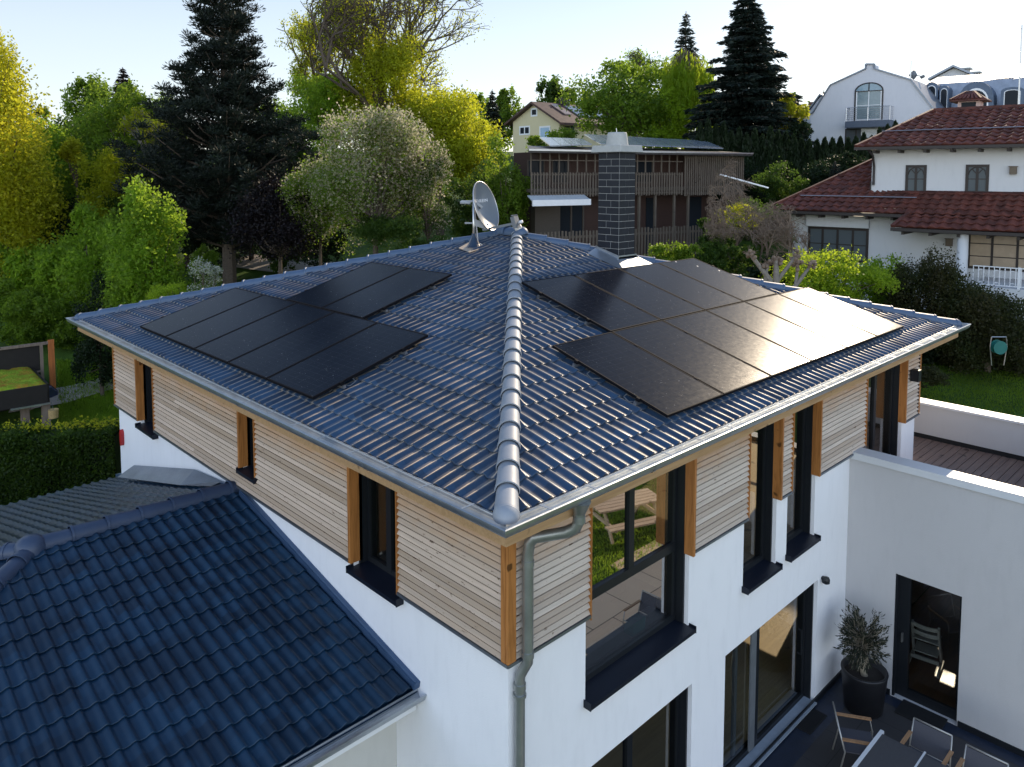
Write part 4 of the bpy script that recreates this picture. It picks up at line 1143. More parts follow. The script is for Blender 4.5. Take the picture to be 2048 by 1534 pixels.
# terrace with balustrade
tz = fr.hit(1990, 575, DL+3.0)[1]
w = MB(fr); us = fr.hit(1945, 550, DL+3.0)[0]; w.box(us, UR+2, DL, DL+3.0, tz-4, tz); w.build('terrace', m_wallw, rh)
w = MB(fr); k = us; d = DL+2.95; ztop = fr.hit(1990, 533, d)[1]
w.box(us, UR, d-.02, d+.02, ztop-.03, ztop); w.box(us, UR, d-.015, d+.015, tz+.06, tz+.09)
while k < UR:
    w.box(k, k+.025, d-.01, d+.01, tz+.05, ztop-.03)
    if int((k-us)/.16) % 3 == 1: w.box(k+.03, k+.13, d-.01, d+.01, ztop-.14, ztop-.115); w.box(k+.03, k+.13, d-.01, d+.01, tz+.16, tz+.185)
    k += .16
w.box(us+1.35, us+1.43, d-.03, d+.03, tz-.3, ztop+.02); w.build('balustrade', m_white, rh)
# tiled chimney with a little red roof (behind the upper ridge)
u0, u1, z0, z1 = rect(fr, 1916, 200, 1960, 230, -3.9)
m_pinkw = M_plaster('pink_render', (.62, .45, .40))
w = MB(fr); w.box(u0, u1, -4.7, -3.8, z0-1, z1+.02); ch = w.build('chimney', m_pinkw, rh)
w = MB(fr); cu = (u0+u1)/2; hgt = .38
for (a, b) in (((u0-.28, -3.5), (u1+.28, -3.5)), ((u1+.28, -3.5), (u1+.28, -5.0)), ((u1+.28, -5.0), (u0-.28, -5.0)), ((u0-.28, -5.0), (u0-.28, -3.5))):
    w.quad(fr(a[0], a[1], z1), fr(b[0], b[1], z1), fr(cu+.2*(1 if b[0] > cu else -1), -4.25, z1+hgt), fr(cu+.2*(1 if a[0] > cu else -1), -4.25, z1+hgt))
w.box(u0-.28, u1+.28, -5, -3.5, z1-.06, z1-.005)
k = u0-.25
while k < u1+.25: w.bar(fr(k, -3.48, z1+.03), fr(cu+(k-cu)*.25, -4.2, z1+hgt+.03), .09, .05); k += .17
w.build('chimney_roof', m_redt, ch)
w = MB(fr); w.box(cu-.28, cu+.28, -3.8, -3.79, z1-.55, z1-.1); w.build('opening', m_pane, ch)
# aerial mast
am = thing('tv_aerial', 'tall thin aerial mast with two cross antennas above the red roof, right edge', 'aerial', tuple(at(2042, 215, 34)))
b = at(2036, 222, 34); t = at(2042, 50, 34)
w = MB(); w.tube([b-np.array((0, 0, .6)), (b[0], b[1], t[2])], .03, 6)
w.build('mast', m_steel, am)
w = MB(); q = np.array((b[0], b[1], t[2]-.15)); e = at(1975, 60, 34); e[2] = q[2]-.1
w.tube([q, e], .012, 5)
for k in range(14): p = q+(e-q)*k/13; w.tube([p-fr.d*.16, p+fr.d*.16], .006, 4)
q2 = np.array((b[0], b[1], at(2040, 103, 34)[2])); e2 = at(2016, 106, 34); w.tube([q2, e2+np.array((0, 0, 0))], .01, 5)
for k in range(5): p = q2+(e2-q2)*k/4; w.tube([p-np.array((0, 0, .12)), p+np.array((0, 0, .12))], .006, 4)
w.build('antenna', m_steel, am)

# ================================================================== white gambrel gable house
gh = thing('gambrel_house', 'white house with curved gable, arched balcony door and short chimney on the skyline', 'house', tuple(at(1740, 300, 55)))
fr = BF(1740, 250, 55, AZ); H = lambda x, y: fr.hit(x, y)
out = [H(1621, 330), H(1621, 230), H(1626, 225), H(1661, 171), H(1732, 139), H(1732, 129), H(1748, 129), H(1748, 138), H(1822, 160), H(1866, 218), H(1866, 330)]
m_wg = M_plaster('white_render_far', (.60, .60, .63))
w = MB(fr); w.prism([out[i] for i in (0, 1, 3, 4, 7, 8, 9, 10)], -10, 0, fr); w.prism([out[4], out[5], out[6], out[7]], -1.2, .002, fr); w.build('wall', m_wg, gh)
w = MB(fr)
pl_ = [H(1614, 232), H(1626, 226), H(1661, 170), H(1732, 137), H(1732, 128), H(1749, 128), H(1749, 137), H(1822, 159), H(1868, 218)]
for a, b in zip(pl_, pl_[1:]): w.bar(fr(a[0], .05, a[1]), fr(b[0], .05, b[1]), .12, .09)
for a, b in ((2, 3), (6, 7), (7, 8), (1, 2)):
    p, q = pl_[a], pl_[b]; w.quad(fr(p[0], .02, p[1]+.05), fr(q[0], .02, q[1]+.05), fr(q[0], -10, q[1]+.05), fr(p[0], -10, p[1]+.05))
w.build('roof', m_zincd, gh)
ow = bwin(gh, fr, (1712, 181, 1763, 240), .0, m_white, simple('pale_pane', (.20, .26, .28), .1), 2, 1, .07, name='balcony_door')
u0, u1, z0, z1 = rect(fr, 1710, 182, 1765, 240)
w = MB(fr); uc = (u0+u1)/2; r = (u1-u0)/2; 
arc = [(uc+r*math.cos(a), z1+r*.62*math.sin(a)) for a in np.linspace(0, PI, 15)]
w.prism(arc+[(uc-r, z1)][:0], .003, .02, fr); w.build('fanlight', simple('pale_pane2', (.22, .32, .38), .08), gh)
w = MB(fr); P = [fr(u1, .03, z0)]+[fr(a, .03, z) for a, z in arc]+[fr(u0, .03, z0)]; w.tube(P, .05, 5); w.bar(fr(u0, .03, z1), fr(u1, .03, z1), .06); w.bar(fr(uc, .03, z1), fr(uc, .03, z1+r*.62), .06); w.build('door_frame', m_dgut, gh)
u0, u1, z0, z1 = rect(fr, 1690, 241, 1780, 254, .9)
w = MB(fr); w.box(u0, u1, .0, .9, z0, z1); w.box(u0+.05, u1-.05, 0, .7, z0-.05, z0-.003); w.build('balcony', simple('balcony_zinc', (.07, .09, .13), .5), gh)
w = MB(fr); zz = rect(fr, 1693, 214, 1777, 241, .85)
for k in range(7): z = z1+(zz[3]-z1)*(k+1)/7; w.tube([fr(u0+.05, .02, z), fr(u0+.05, .85, z), fr(u1-.05, .85, z), fr(u1-.05, .02, z)], .014 if k < 6 else .025, 4)
for k in range(3): u = u0+.05+(u1-u0-.1)*k/2; w.tube([fr(u, .85, z1), fr(u, .85, zz[3])], .02, 4)
w.build('railing', m_steel, gh)
bwin(gh, fr, (1690, 256, 1780, 300), .01, m_dgut, simple('dark_recess', (.05, .06, .07), .6), 4, 0, .08)
u0, u1, z0, z1 = rect(fr, 1722, 255, 1755, 275, .2)
w = MB(fr); [w.box(u0, u1, .14, .18, z0+k*(z1-z0)/8, z0+(k+.75)*(z1-z0)/8) for k in range(8)]; w.build('blind', m_white, gh)
am2 = thing('roof_aerial', 'thin pole aerial with a small dish beside the gambrel gable', 'aerial', tuple(at(1821, 160, 56)))
w = MB(); p = at(1821, 160, 56); q = at(1821, 121, 56); w.tube([p, (p[0], p[1], q[2])], .04, 5); w.build('mast', m_steel, am2)
w = MB(); p = at(1828, 150, 56); rings = []; 
w.tube([p-np.array((0, 0, .3)), p+np.array((.1, .1, .0)), p+np.array((0, 0, .35))], [.05, .3, .05], 10); w.tube([p, at(1846, 153, 55.5)], .03, 5); w.tube([at(1842, 155, 55.5), at(1848, 152, 55.5)], .12, 6); w.build('dish', m_grey, am2)

# row with barrel dormers behind
row = thing('dormer_row_house', 'long terraced house with dark zinc mansard roof and barrel dormers on the skyline, right', 'house', tuple(at(1950, 260, 58)))
fr = BF(1860, 200, 57, AZ); H = lambda x, y, d=0: fr.hit(x, y, d)
ua = H(1838, 200)[0]; ub = ua+30; zt_ = H(1900, 166, -1.2)[1]; zb_ = H(1900, 232, 0)[1]
w = MB(fr); w.quad(fr(ua, 0, zb_-3), fr(ub, 0, zb_-3), fr(ub, -1.2, zt_), fr(ua, -1.2, zt_)); w.quad(fr(ua, -1.2, zt_), fr(ub, -1.2, zt_), fr(ub, -6, zt_+1.0), fr(ua, -6, zt_+1.0)); w.quad(fr(ua, 0, zb_-3), fr(ua, -1.2, zt_), fr(ua, -6, zt_+1.0), fr(ua, -10, zb_-3))
w.build('roof', m_zincd, row)
m_dz = simple('dormer_zinc', (.07, .10, .15), .45, .2, 3, metal=.3)
def dormer(x0, x1, ytop, ybot, depth, archh, lab=None, winx=None):
    a, z0 = H(x0, ybot, depth); b, _ = H(x1, ybot, depth); z1 = H((x0+x1)/2, ytop, depth)[1]
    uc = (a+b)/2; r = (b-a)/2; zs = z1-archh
    arc = [(uc+r*math.cos(t), zs+archh*math.sin(t)) for t in np.linspace(0, PI, 13)]
    w = MB(fr); w.prism([(a, z0), (b, z0)]+arc, -2, depth, fr); o = w.build('dormer', m_dz, row)
    r2 = r*.72; arc2 = [(uc+r2*math.cos(t), zs-.1+archh*.72*math.sin(t)) for t in np.linspace(0, PI, 11)]
    w = MB(fr); w.prism([(uc-r2, z0+.1), (uc+r2, z0+.1)]+arc2, depth+.002, depth+.02, fr); w.build('window_frame', m_white, o)
    w = MB(fr); arc3 = [(uc+r2*.88*math.cos(t), zs-.12+archh*.62*math.sin(t)) for t in np.linspace(0, PI, 11)]
    w.prism([(uc-r2*.88, z0+.2), (uc+r2*.88, z0+.2)]+arc3, depth+.021, depth+.03, fr); w.build('pane', m_pane, o)
dormer(1848, 1874, 164, 222, .35, .5); dormer(1877, 1896, 171, 222, .3, .35); dormer(1915, 1986, 163, 226, .6, 1.3); dormer(2000, 2046, 174, 224, .4, .25)
w = MB(fr)
p = [H(1966, 172, -1.5), H(2075, 160, -1.5)]
for k in range(7):
    for j in range(2):
        u = p[0][0]+k*1.75+j*.35; d = -1.6-j*1.6; z = zt_+.25+j*.62
        w.quad(fr(u, d, z), fr(u+1.68, d, z), fr(u+2.0, d-1.5, z+.56), fr(u+.32, d-1.5, z+.56))
m_pvf = simple('blue_grey_solar', (.16, .19, .23), .18, .05, 1, spec=1)
w.build('solar_panels', m_pvf, row)
# gable house beyond
g3 = thing('far_gable_house', 'pale gabled house with flat chimneys showing above the dormer row', 'house', tuple(at(1915, 200, 78)))
fr3 = BF(1908, 150, 78, AZ); H3 = lambda x, y: fr3.hit(x, y)
w = MB(fr3); w.prism([H3(1862, 230), H3(1862, 160), H3(1908, 136), H3(1972, 163), H3(1972, 230)], -8, 0, fr3); w.build('wall', m_wg, g3)
w = MB(fr3)
for a, b in ((H3(1858, 161), H3(1908, 134.5)), (H3(1908, 134.5), H3(1978, 164))):
    w.hexa([fr3(a[0], .5, a[1]), fr3(b[0], .5, b[1]), fr3(b[0], -8, b[1]), fr3(a[0], -8, a[1]), fr3(a[0], .5, a[1]+.2), fr3(b[0], .5, b[1]+.2), fr3(b[0], -8, b[1]+.2), fr3(a[0], -8, a[1]+.2)])
w.build('roof', m_zincd, g3)
for (x0, y0, x1, y1) in ((1916, 131, 1929, 142), (1933, 139, 1949, 146)):
    w = MB(fr3); a, z0 = H3(x0, y1); b, z1 = H3(x1, y0); w.box(a, b, -3, -2, z0-.6, z1-.15); w.box(a-.2, b+.2, -3.2, -1.8, z1-.12, z1); w.build('chimney', m_conc, g3)
bwin(g3, fr3, (1897, 153, 1920, 160), 0, m_grey, m_pane, 1, 0, .08)
# dark roof and white slope wall left of the gambrel
g4 = thing('dark_roof_house', 'house with dark pitched roof and brick chimney half hidden behind the thuja hedge', 'house', tuple(at(1610, 230, 66)))
fr4 = BF(1610, 220, 66, AZ); H4 = lambda x, y: fr4.hit(x, y)
w = MB(fr4); a, z0 = H4(1570, 245); b, z1 = H4(1650, 206)
w.quad(fr4(a, 2, z0), fr4(b+1, 2, z0), fr4(b, -3, z1), fr4(a+.4, -3, z1)); w.quad(fr4(a, -8, z0), fr4(a+.4, -3, z1), fr4(b, -3, z1), fr4(b+1, -8, z0)); w.build('roof', simple('dark_slate', (.05, .055, .07), .6, .2, 20), g4)
w = MB(fr4); w.box(a+.3, b+.8, -7.6, 1.6, z0-4, z0-.02); w.build('wall', m_wg, g4)
w = MB(fr4); a2, z2_ = H4(1596, 200); w.box(a2, a2+.7, -3.2, -2.6, z2_-1.2, z2_); w.build('chimney', simple('brick_far', (.14, .07, .05), .8), g4)
g5 = thing('white_lean_house', 'small white gabled house squeezed left of the gambrel house', 'house', tuple(at(1625, 250, 62)))
fr5 = BF(1640, 220, 61, AZ); H5 = lambda x, y: fr5.hit(x, y)
w = MB(fr5); w.prism([H5(1606, 300), H5(1606, 240), H5(1641, 193), H5(1648, 192), H5(1660, 200), H5(1660, 300)], -6, 0, fr5); w.build('wall', m_wg, g5)
w = MB(fr5)
for a, b in ((H5(1603, 242), H5(1641, 191)), (H5(1641, 191), H5(1662, 200))): w.hexa([fr5(a[0], .2, a[1]), fr5(b[0], .2, b[1]), fr5(b[0], -6, b[1]), fr5(a[0], -6, a[1]), fr5(a[0], .2, a[1]+.15), fr5(b[0], .2, b[1]+.15), fr5(b[0], -6, b[1]+.15), fr5(a[0], -6, a[1]+.15)])
w.build('roof', m_zincd, g5)

# ================================================================== wooden house with slatted galleries (centre)
wh = thing('wooden_house', 'flat brown timber house with slatted galleries and an awning behind the chimney', 'house', tuple(at(1270, 480, 34)))
fr = BF(1060, 345, 32.5, -15); H = lambda x, y, d=0: fr.hit(x, y, d)
m_slat = M_wood('grey_slat', (.115, .092, .07), (.07, .055, .043), 2, .8, 1); m_rdw = simple('red_brown_boards', (.045, .020, .014), .7, .35, 6, stretch=(1, 1, 12))
m_gb = simple('grey_brown_boards', (.07, .056, .045), .75, .3, 6, stretch=(1, 1, 14))
ua = H(1061, 345)[0]; ub = H(1485, 345)[0]; z_e = H(1061, 306)[1]; z_r0 = H(1061, 345)[1]; z_rb = H(1061, 384)[1]; z_g = H(1270, 505)[1]-3
w = MB(fr); w.box(ua+1.2, ub-.5, -3.6, -1.3, z_g, z_e+.1); w.build('wall', m_rdw, wh)
w = MB(fr); w.box(ua, ub, -1.3, .0, z_rb-.02, z_rb+.12); w.build('gallery_floor', m_gb, wh)
def slatrow(a, b, z0, z1, d, name='slat_railing', step=.15, wd2=.07):
    w = MB(fr); k = a
    while k < b: w.box(k, k+wd2*random.uniform(.85, 1.1), d-.02, d+.02, z0-random.uniform(0, .05), z1+random.uniform(-.01, .01)); k += step
    w.box(a, b, d-.05, d-.021, z1-.12, z1-.05); w.box(a, b, d-.05, d-.021, z0+.05, z0+.12); return w.build(name, m_slat, wh)
slatrow(ua, H(1366, 345)[0], z_rb-.2, z_r0, .02)
slatrow(H(1368, 345)[0], ub, z_rb-.25, z_e-.02, .04, 'slat_screen', .13)
w = MB(fr); k = ua
while k < H(1366, 345)[0]: w.box(k, k+.055, -.05, .0, z_r0, z_e); k += .47
w.box(ua, H(1366, 345)[0], -.04, -.01, z_e-.32, z_e-.28); w.build('post', m_slat, wh)
for x0, x1 in ((1085, 1120), (1135, 1170), (1300, 1340)):
    a, b = H(x0, 340)[0], H(x1, 340)[0]; w = MB(fr); w.box(a, b, -1.3, -1.27, z_rb+.3, z_e-.25); o = w.build('window', m_gb, wh)
    p = MB(fr); p.box(a+.06, b-.06, -1.27, -1.26, z_rb+.38, z_e-.3); p.build('pane', m_pane, o)
w = MB(fr); w.hexa([fr(ua-.4, .5, z_e), fr(ub+.15, .5, z_e), fr(ub+.15, -5.0, z_e+.25), fr(ua+2.8, -5.0, z_e+.25), fr(ua-.4, .5, z_e+.13), fr(ub+.15, .5, z_e+.13), fr(ub+.15, -5.0, z_e+.5), fr(ua+2.8, -5.0, z_e+.5)])
w.build('roof', simple('dark_roof_sheet', (.035, .03, .03), .5, .2, 4), wh)
w = MB(fr); w.box(ua-.4, ub+.15, .5, .56, z_e+.08, z_e+.15); w.build('eaves_trim', m_steel, wh)
for (pts, nm) in ((((1079, 276), (1100, 293), (1184, 290), (1165, 279)), 0), (((1168, 270), (1200, 289), (1447, 298), (1412, 283)), 1)):
    dd = (-5.5, -1.2, -1.2, -5.5); w = MB(fr)
    P = []
    for (x, y), d in zip(pts, dd): u, z = fr.hit(x, y, d); P.append(np.array(fr(u, d, z)))
    n = 4 if nm == 0 else 9
    for k in range(n):
        a = P[0]+(P[3]-P[0])*(k+.02)/n; b = P[0]+(P[3]-P[0])*(k+.98)/n; c = P[1]+(P[2]-P[1])*(k+.98)/n; d_ = P[1]+(P[2]-P[1])*(k+.02)/n
        w.hexa([d_, c, b, a, d_+(0, 0, .05), c+(0, 0, .05), b+(0, 0, .05), a+(0, 0, .05)])
    w.build('solar_panels', m_pvf, wh)
# ground floor
w = MB(fr); a, b = H(1068, 430, -1)[0], H(1118, 430, -1)[0]; w.box(a, b, -1.28, -.9, z_g, z_rb-.05); w.build('side_wall', m_gb, wh)
a, b = H(1120, 430, -1)[0], H(1172, 430, -1)[0]; z1 = H(1145, 408, -1)[1]; z0 = H(1145, 460, -1)[1]-.3
w = MB(fr); w.box(a, a+.08, -1.25, -1.15, z0, z1); w.box(b-.08, b, -1.25, -1.15, z0, z1); w.box(a, b, -1.25, -1.15, z1-.08, z1); w.box((a+b)/2-.04, (a+b)/2+.04, -1.25, -1.14, z0, z1-.08); o = w.build('sliding_door', m_gb, wh)
p = MB(fr); p.box(a+.08, b-.08, -1.2, -1.19, z0, z1-.08); p.build('pane', m_pane, o)
w = MB(fr)
for x in (1276, 1308, 1346, 1374): 
    u = H(x, 430, -.1)[0]; w.box(u, u+.1, -.15, -.05, z_g-1, z_rb)
w.build('post', m_slat, wh)
for x0, x1 in ((1292, 1306), (1376, 1402)):
    a, b = H(x0, 430, -1.28)[0], H(x1, 430, -1.28)[0]; w = MB(fr); w.box(a, b, -1.3, -1.26, z_g, z_rb-.4); w.build('window', m_pane, wh)
aw = thing('awning', 'pale folding awning under the gallery of the wooden house', 'awning', tuple(at(1115, 400, 32)))
a, b = H(1064, 395, .9)[0], H(1180, 395, .9)[0]; z = H(1100, 392, .0)[1]; z2 = H(1100, 402, .9)[1]
w = MB(fr); w.hexa([fr(a+.3, 0, z), fr(b+.3, 0, z), fr(b, .9, z2), fr(a, .9, z2), fr(a+.3, 0, z+.04), fr(b+.3, 0, z+.04), fr(b, .9, z2+.04), fr(a, .9, z2+.04)]); w.build('fabric', simple('awning_fabric', (.45, .48, .5), .8), aw)
w = MB(fr); w.box(a, b, .9, .98, z2-.2, z2+.05); w.build('front_bar', m_white, aw)
fe = MB(fr); k = H(1080, 470, 1.8)[0]; kb = H(1405, 470, 1.8)[0]; zt2 = H(1240, 458, 1.8)[1]
while k < kb: fe.box(k, k+.08, 1.78, 1.82, zt2-1.3, zt2+random.uniform(-.03, .03)); k += .17
fe.box(H(1080, 470, 1.8)[0], kb, 1.74, 1.78, zt2-.3, zt2-.2)
o = fe.build('picket_fence', m_slat, origin=tuple(at(1240, 480, 31.5))); tag(o, 'weathered vertical picket fence in front of the wooden house', 'fence')
w = MB(); p0, p1 = at(1440, 349, 34), at(1537, 376, 33); w.tube([p0, p1], .035, 8)
o = w.build('pole', m_white, origin=tuple(p0)); tag(o, 'slanting white parasol pole right of the wooden house', 'pole')

# ================================================================== yellow house
yh = thing('yellow_house', 'pale yellow gabled house with brown tile roof and solar panels on the hill', 'house', tuple(at(1080, 300, 82)))
m_yel = M_plaster('yellow_render', (.62, .54, .34))
fy = BF(1119, 250, 82, -96); Hy = lambda x, y, d=0: fy.hit(x, y, d)
fs_ = Fr(fy.o, (math.cos(math.radians(-6)), math.sin(math.radians(-6))), (math.cos(math.radians(-96)), math.sin(math.radians(-96))))
gl = [Hy(1026, 312), Hy(1026, 244), Hy(1070, 208), Hy(1119, 242), Hy(1119, 312)]
w = MB(fy); w.prism(gl, -11, 0, fy); w.build('wall', m_yel, yh)
a, t, b = gl[1], gl[2], gl[3]
w = MB(fy); dz = .25
for p, q, ex in ((t, a, -1), (t, b, 1)):
    m = (q[1]-p[1])/(q[0]-p[0]); q2 = (q[0]+.9*ex, q[1]+m*.9*ex)
    w.hexa([fy(p[0], .6, p[1]), fy(q2[0], .6, q2[1]), fy(q2[0], -11.5, q2[1]), fy(p[0], -11.5, p[1]), fy(p[0], .6, p[1]+dz), fy(q2[0], .6, q2[1]+dz), fy(q2[0], -11.5, q2[1]+dz), fy(p[0], -11.5, p[1]+dz)])
w.build('roof', M_tile('brown_roof_tile', (.10, .055, .045), (.07, .04, .035), .6, .3), yh)
w = MB(fy); m = (b[1]-t[1])/(b[0]-t[0])
def rp(s, d, o=.3): return fy(t[0]+(b[0]-t[0])*s, d, t[1]+(b[1]-t[1])*s+o)
for k in range(5): w.hexa([rp(.2, -3.6-k*1.3), rp(.85, -3.6-k*1.3), rp(.85, -4.85-k*1.3), rp(.2, -4.85-k*1.3), rp(.2, -3.6-k*1.3, .38), rp(.85, -3.6-k*1.3, .38), rp(.85, -4.85-k*1.3, .38), rp(.2, -4.85-k*1.3, .38)])
w.build('solar_panels', m_pvf, yh)
w = MB(fy); w.hexa([rp(.15, -1.7), rp(.75, -1.7), rp(.75, -2.7), rp(.15, -2.7), rp(.15, -1.7, .4), rp(.75, -1.7, .4), rp(.75, -2.7, .4), rp(.15, -2.7, .4)]); w.build('skylight', simple('skylight_brown', (.30, .22, .18), .3), yh)
w = MB(fy); w.box(t[0]-.3, t[0]+.5, -4.6, -3.8, t[1]-.3, t[1]+1.0); w.build('chimney', m_dkwood, yh)
bwin(yh, fy, (1062, 216, 1075, 233), 0, m_white, m_pane, 1, 0, .18); bwin(yh, fy, (1039, 252, 1060, 270), 0, m_white, m_pane, 2, 0, .16)
bwin(yh, fy, (1079, 252, 1101, 278), 0, m_white, simple('blue_shutter', (.35, .48, .60), .6), 1, 0, .18, name='shuttered_door')
bwin(yh, fs_, (1129, 252, 1139, 268), 0, m_dkwood, m_pane, 1, 0, .12); 
w = MB(fs_); a1 = fs_.hit(1126, 260)[0]; b1 = fs_.hit(1141, 260)[0]; z0 = fs_.hit(1134, 268)[1]; z1 = fs_.hit(1134, 252)[1]
w.box(b1, b1+.5, .01, .06, z0, z1); w.build('shutter', simple('green_shutter', (.03, .07, .06), .6), yh)

# ================================================================== carport with sedum roof and garden shelter (left)
m_dkb = simple('dark_stained_board', (.014, .010, .009), .6, .3, 6)
cp = thing('carport', 'dark wooden carport with a green sedum roof, left edge', 'carport', tuple(at(60, 850, 26.5)))
fc_ = BF(95, 800, 25.5, -3); Hc = lambda x, y, d=0: fc_.hit(x, y, d)
uR_, zT = Hc(98, 768); 
w = MB(fc_); w.box(-6, uR_, 0-.06, 0, zT-.62, zT); w.box(uR_-.06, uR_, -4.3, 0, zT-.62, zT); w.box(-6, uR_-.06, -4.3, -.06, zT-.6, zT-.12); w.build('roof_box', m_dkb, cp)
n = NT('sedum'); co = n.coord(); f = n.noise(1.2, 6, .75, co); f2 = n.noise(12, 4, .7, co)
c = n.ramp(n.math('ADD', n.math('MULTIPLY', f, .65), n.math('MULTIPLY', f2, .35)), [(.33, (.40, .14, .03)), (.45, (.34, .24, .03)), (.56, (.26, .38, .03)), (.75, (.36, .48, .05))]); n.col(c); n.set(.9, 0, .1); n.bump(f2, 1, .05)
m_sed = n.m
def mound(fr, a, b, d0, d1, z, parent, nm, mat, amp=.09, n=46):
    V = []
    U = np.linspace(a, b, n); Dd = np.linspace(d0, d1, n)
    g = rng.random((n, n))*amp
    for i in range(n):
        for j in range(n):
            e = min(i, j, n-1-i, n-1-j); V.append(fr(U[i], Dd[j], z+(g[i, j]+.04 if e > 0 else -.02)))
    i, j = np.meshgrid(np.arange(n-1), np.arange(n-1), indexing='ij'); k = (i*n+j).ravel()
    return npmesh(nm, np.array(V), np.stack([k, k+1, k+n+1, k+n], 1), mat, parent, origin=wloc(parent) if parent else (0, 0, 0))
mound(fc_, -6, uR_-.05, -4.28, -.04, zT-.02, cp, 'sedum_roof', m_sed)
m_grpost = M_wood('greyed_post', (.24, .18, .14), (.15, .11, .09), 2, .8)
for x, d in ((50, -.5), (92, -.25), (60, -2.6)):
    u = Hc(x, 830, d)[0]; w = MB(fc_); w.box(u-.12, u+.12, d-.12, d+.12, -5.7, zT-.6); w.build('post', m_grpost, cp)
w = MB(fc_); u = Hc(98, 812, 0)[0]; w.box(u-1.1, u+.02, .0, .05, zT-.68, zT-.625); w.build('gutter', m_zinc, cp)
hb = thing('hanging_basket', 'ochre round basket hanging from the corner post of the carport', 'basket', tuple(at(107, 825, 25.2)))
w = MB(); p = at(107, 827, 25.2); w.lathe(p-np.array((0, 0, .14)), [(.001, 0), (.15, 0), (.16, .28), (.14, .28), (.001, .2)], 14); w.build('basket', simple('ochre_wicker', (.42, .28, .12), .8, .3, 30), hb)
w = MB(); w.tube([p+np.array((0, 0, .14)), p+np.array((-.05, .0, .4))], .008, 4); w.build('cord', m_grey, hb)
# parked vehicle bonnet under the carport
car = thing('parked_car', 'dark parked car under the sedum roofed carport', 'car', tuple(at(8, 850, 27.5)))
pc_ = at(-12, 868, 27.3); fcar = Fr((pc_[0], pc_[1], -5.7), fc_.u[:2], fc_.d[:2])
w = MB(fcar)
for (d0, d1) in ((-.8, .8),):
    prof = [(-2.0, .25), (-2.0, .75), (-1.75, .88), (-1.2, .93), (-.6, 1.35), (.6, 1.38), (1.2, .95), (1.75, .82), (1.95, .6), (1.95, .25)]
    w.prism(prof, d0, d1, fcar)
w.build('body', simple('navy_paint', (.012, .018, .06), .25, .05, spec=.8), car, bevel=.06)
w = MB(fcar); w.prism([(-1.08, .95), (-.56, 1.31), (.56, 1.33), (1.08, .97)], -.81, .81, fcar); w.build('window', m_pane, car)
for u in (-1.25, 1.25):
    for d in (-.72, .72):
        w = MB(fcar); w.tube([fcar(u, d-.1, .31), fcar(u, d+.1, .31)], .31, 16); w.build('wheel', m_black2, car)
gp_ = thing('garden_shelter', 'dark garden shelter with a pale wooden frame and orange end post behind the carport', 'shelter', tuple(at(50, 740, 30)))
fg = BF(98, 720, 28, -3); Hg = lambda x, y, d=0: fg.hit(x, y, d)
ur4, zt4 = Hg(98, 683)
w = MB(fg); w.box(-5, ur4, -.08, 0, zt4-.10, zt4); w.box(ur4-.3, ur4-.2, -.06, .0, -5.6, zt4-.1); w.box(-5, ur4-.3, -.05, -.01, zt4-1.1, zt4-1.03); w.build('frame', m_grpost, gp_)
w = MB(fg); w.box(ur4-.03, ur4+.16, -.1, .02, -5.6, zt4+.05); w.build('post', M_wood('orange_post', (.50, .16, .04), (.34, .10, .03), 2, .6), gp_)
w = MB(fg); w.box(-5, ur4-.3, -.16, -.10, -5.6, zt4-.05); w.build('panel', m_dkb, gp_)
# ================================================================== vegetation
def rvec(n):
    v = rng.normal(size=(n, 3)); return v/np.linalg.norm(v, axis=1)[:, None]
def leaf_mesh(name, C, l, w, mat, parent, ax=None, droop=0., flat=0.):
    """one small rhombic face per leaf"""
    n = len(C); a = rvec(n)
    if ax is not None: a = a*.55+ax; a /= np.linalg.norm(a, axis=1)[:, None]
    if droop: a[:, 2] -= droop; a /= np.linalg.norm(a, axis=1)[:, None]
    r = rvec(n)
    if flat: r = r*(1-flat)+np.array((0, 0, 1.))*flat*np.sign(r[:, 2:3]+1e-9)
    b = np.cross(a, r); b /= (np.linalg.norm(b, axis=1)[:, None]+1e-9)
    s = rng.uniform(.6, 1.3, n)[:, None]
    V = np.stack([C-a*l*s/2, C+b*w*s/2+a*l*.05, C+a*l*s/2, C-b*w*s/2+a*l*.05], 1).reshape(-1, 3)
    Q = np.arange(4*n).reshape(n, 4)
    return npmesh(name, V, Q, mat, parent, origin=wloc(parent) if parent is not None else (0, 0, 0))
def limbs(mb, p0, tips, r0, seed_r=.35):
    """tapering crooked limbs from a trunk line to the given points"""
    for t, r in tips:
        a = np.array(p0[0]); b = np.array(t); mid = a*.45+b*.55+rng.normal(0, .07, 3)*np.linalg.norm(b-a); 
        q = a*.8+b*.2+rng.normal(0, .03, 3)*np.linalg.norm(b-a)
        mb.tube([a, q, mid, b], [r, r*.75, r*.5, r*.18], 5, False)
m_bark = simple('bark', (.10, .075, .055), .9, .35, 12, bump=.6, bscale=30, bdist=.02)
m_barkg = simple('bark_grey', (.20, .18, .15), .9, .3, 12, bump=.6, bscale=30, bdist=.02)
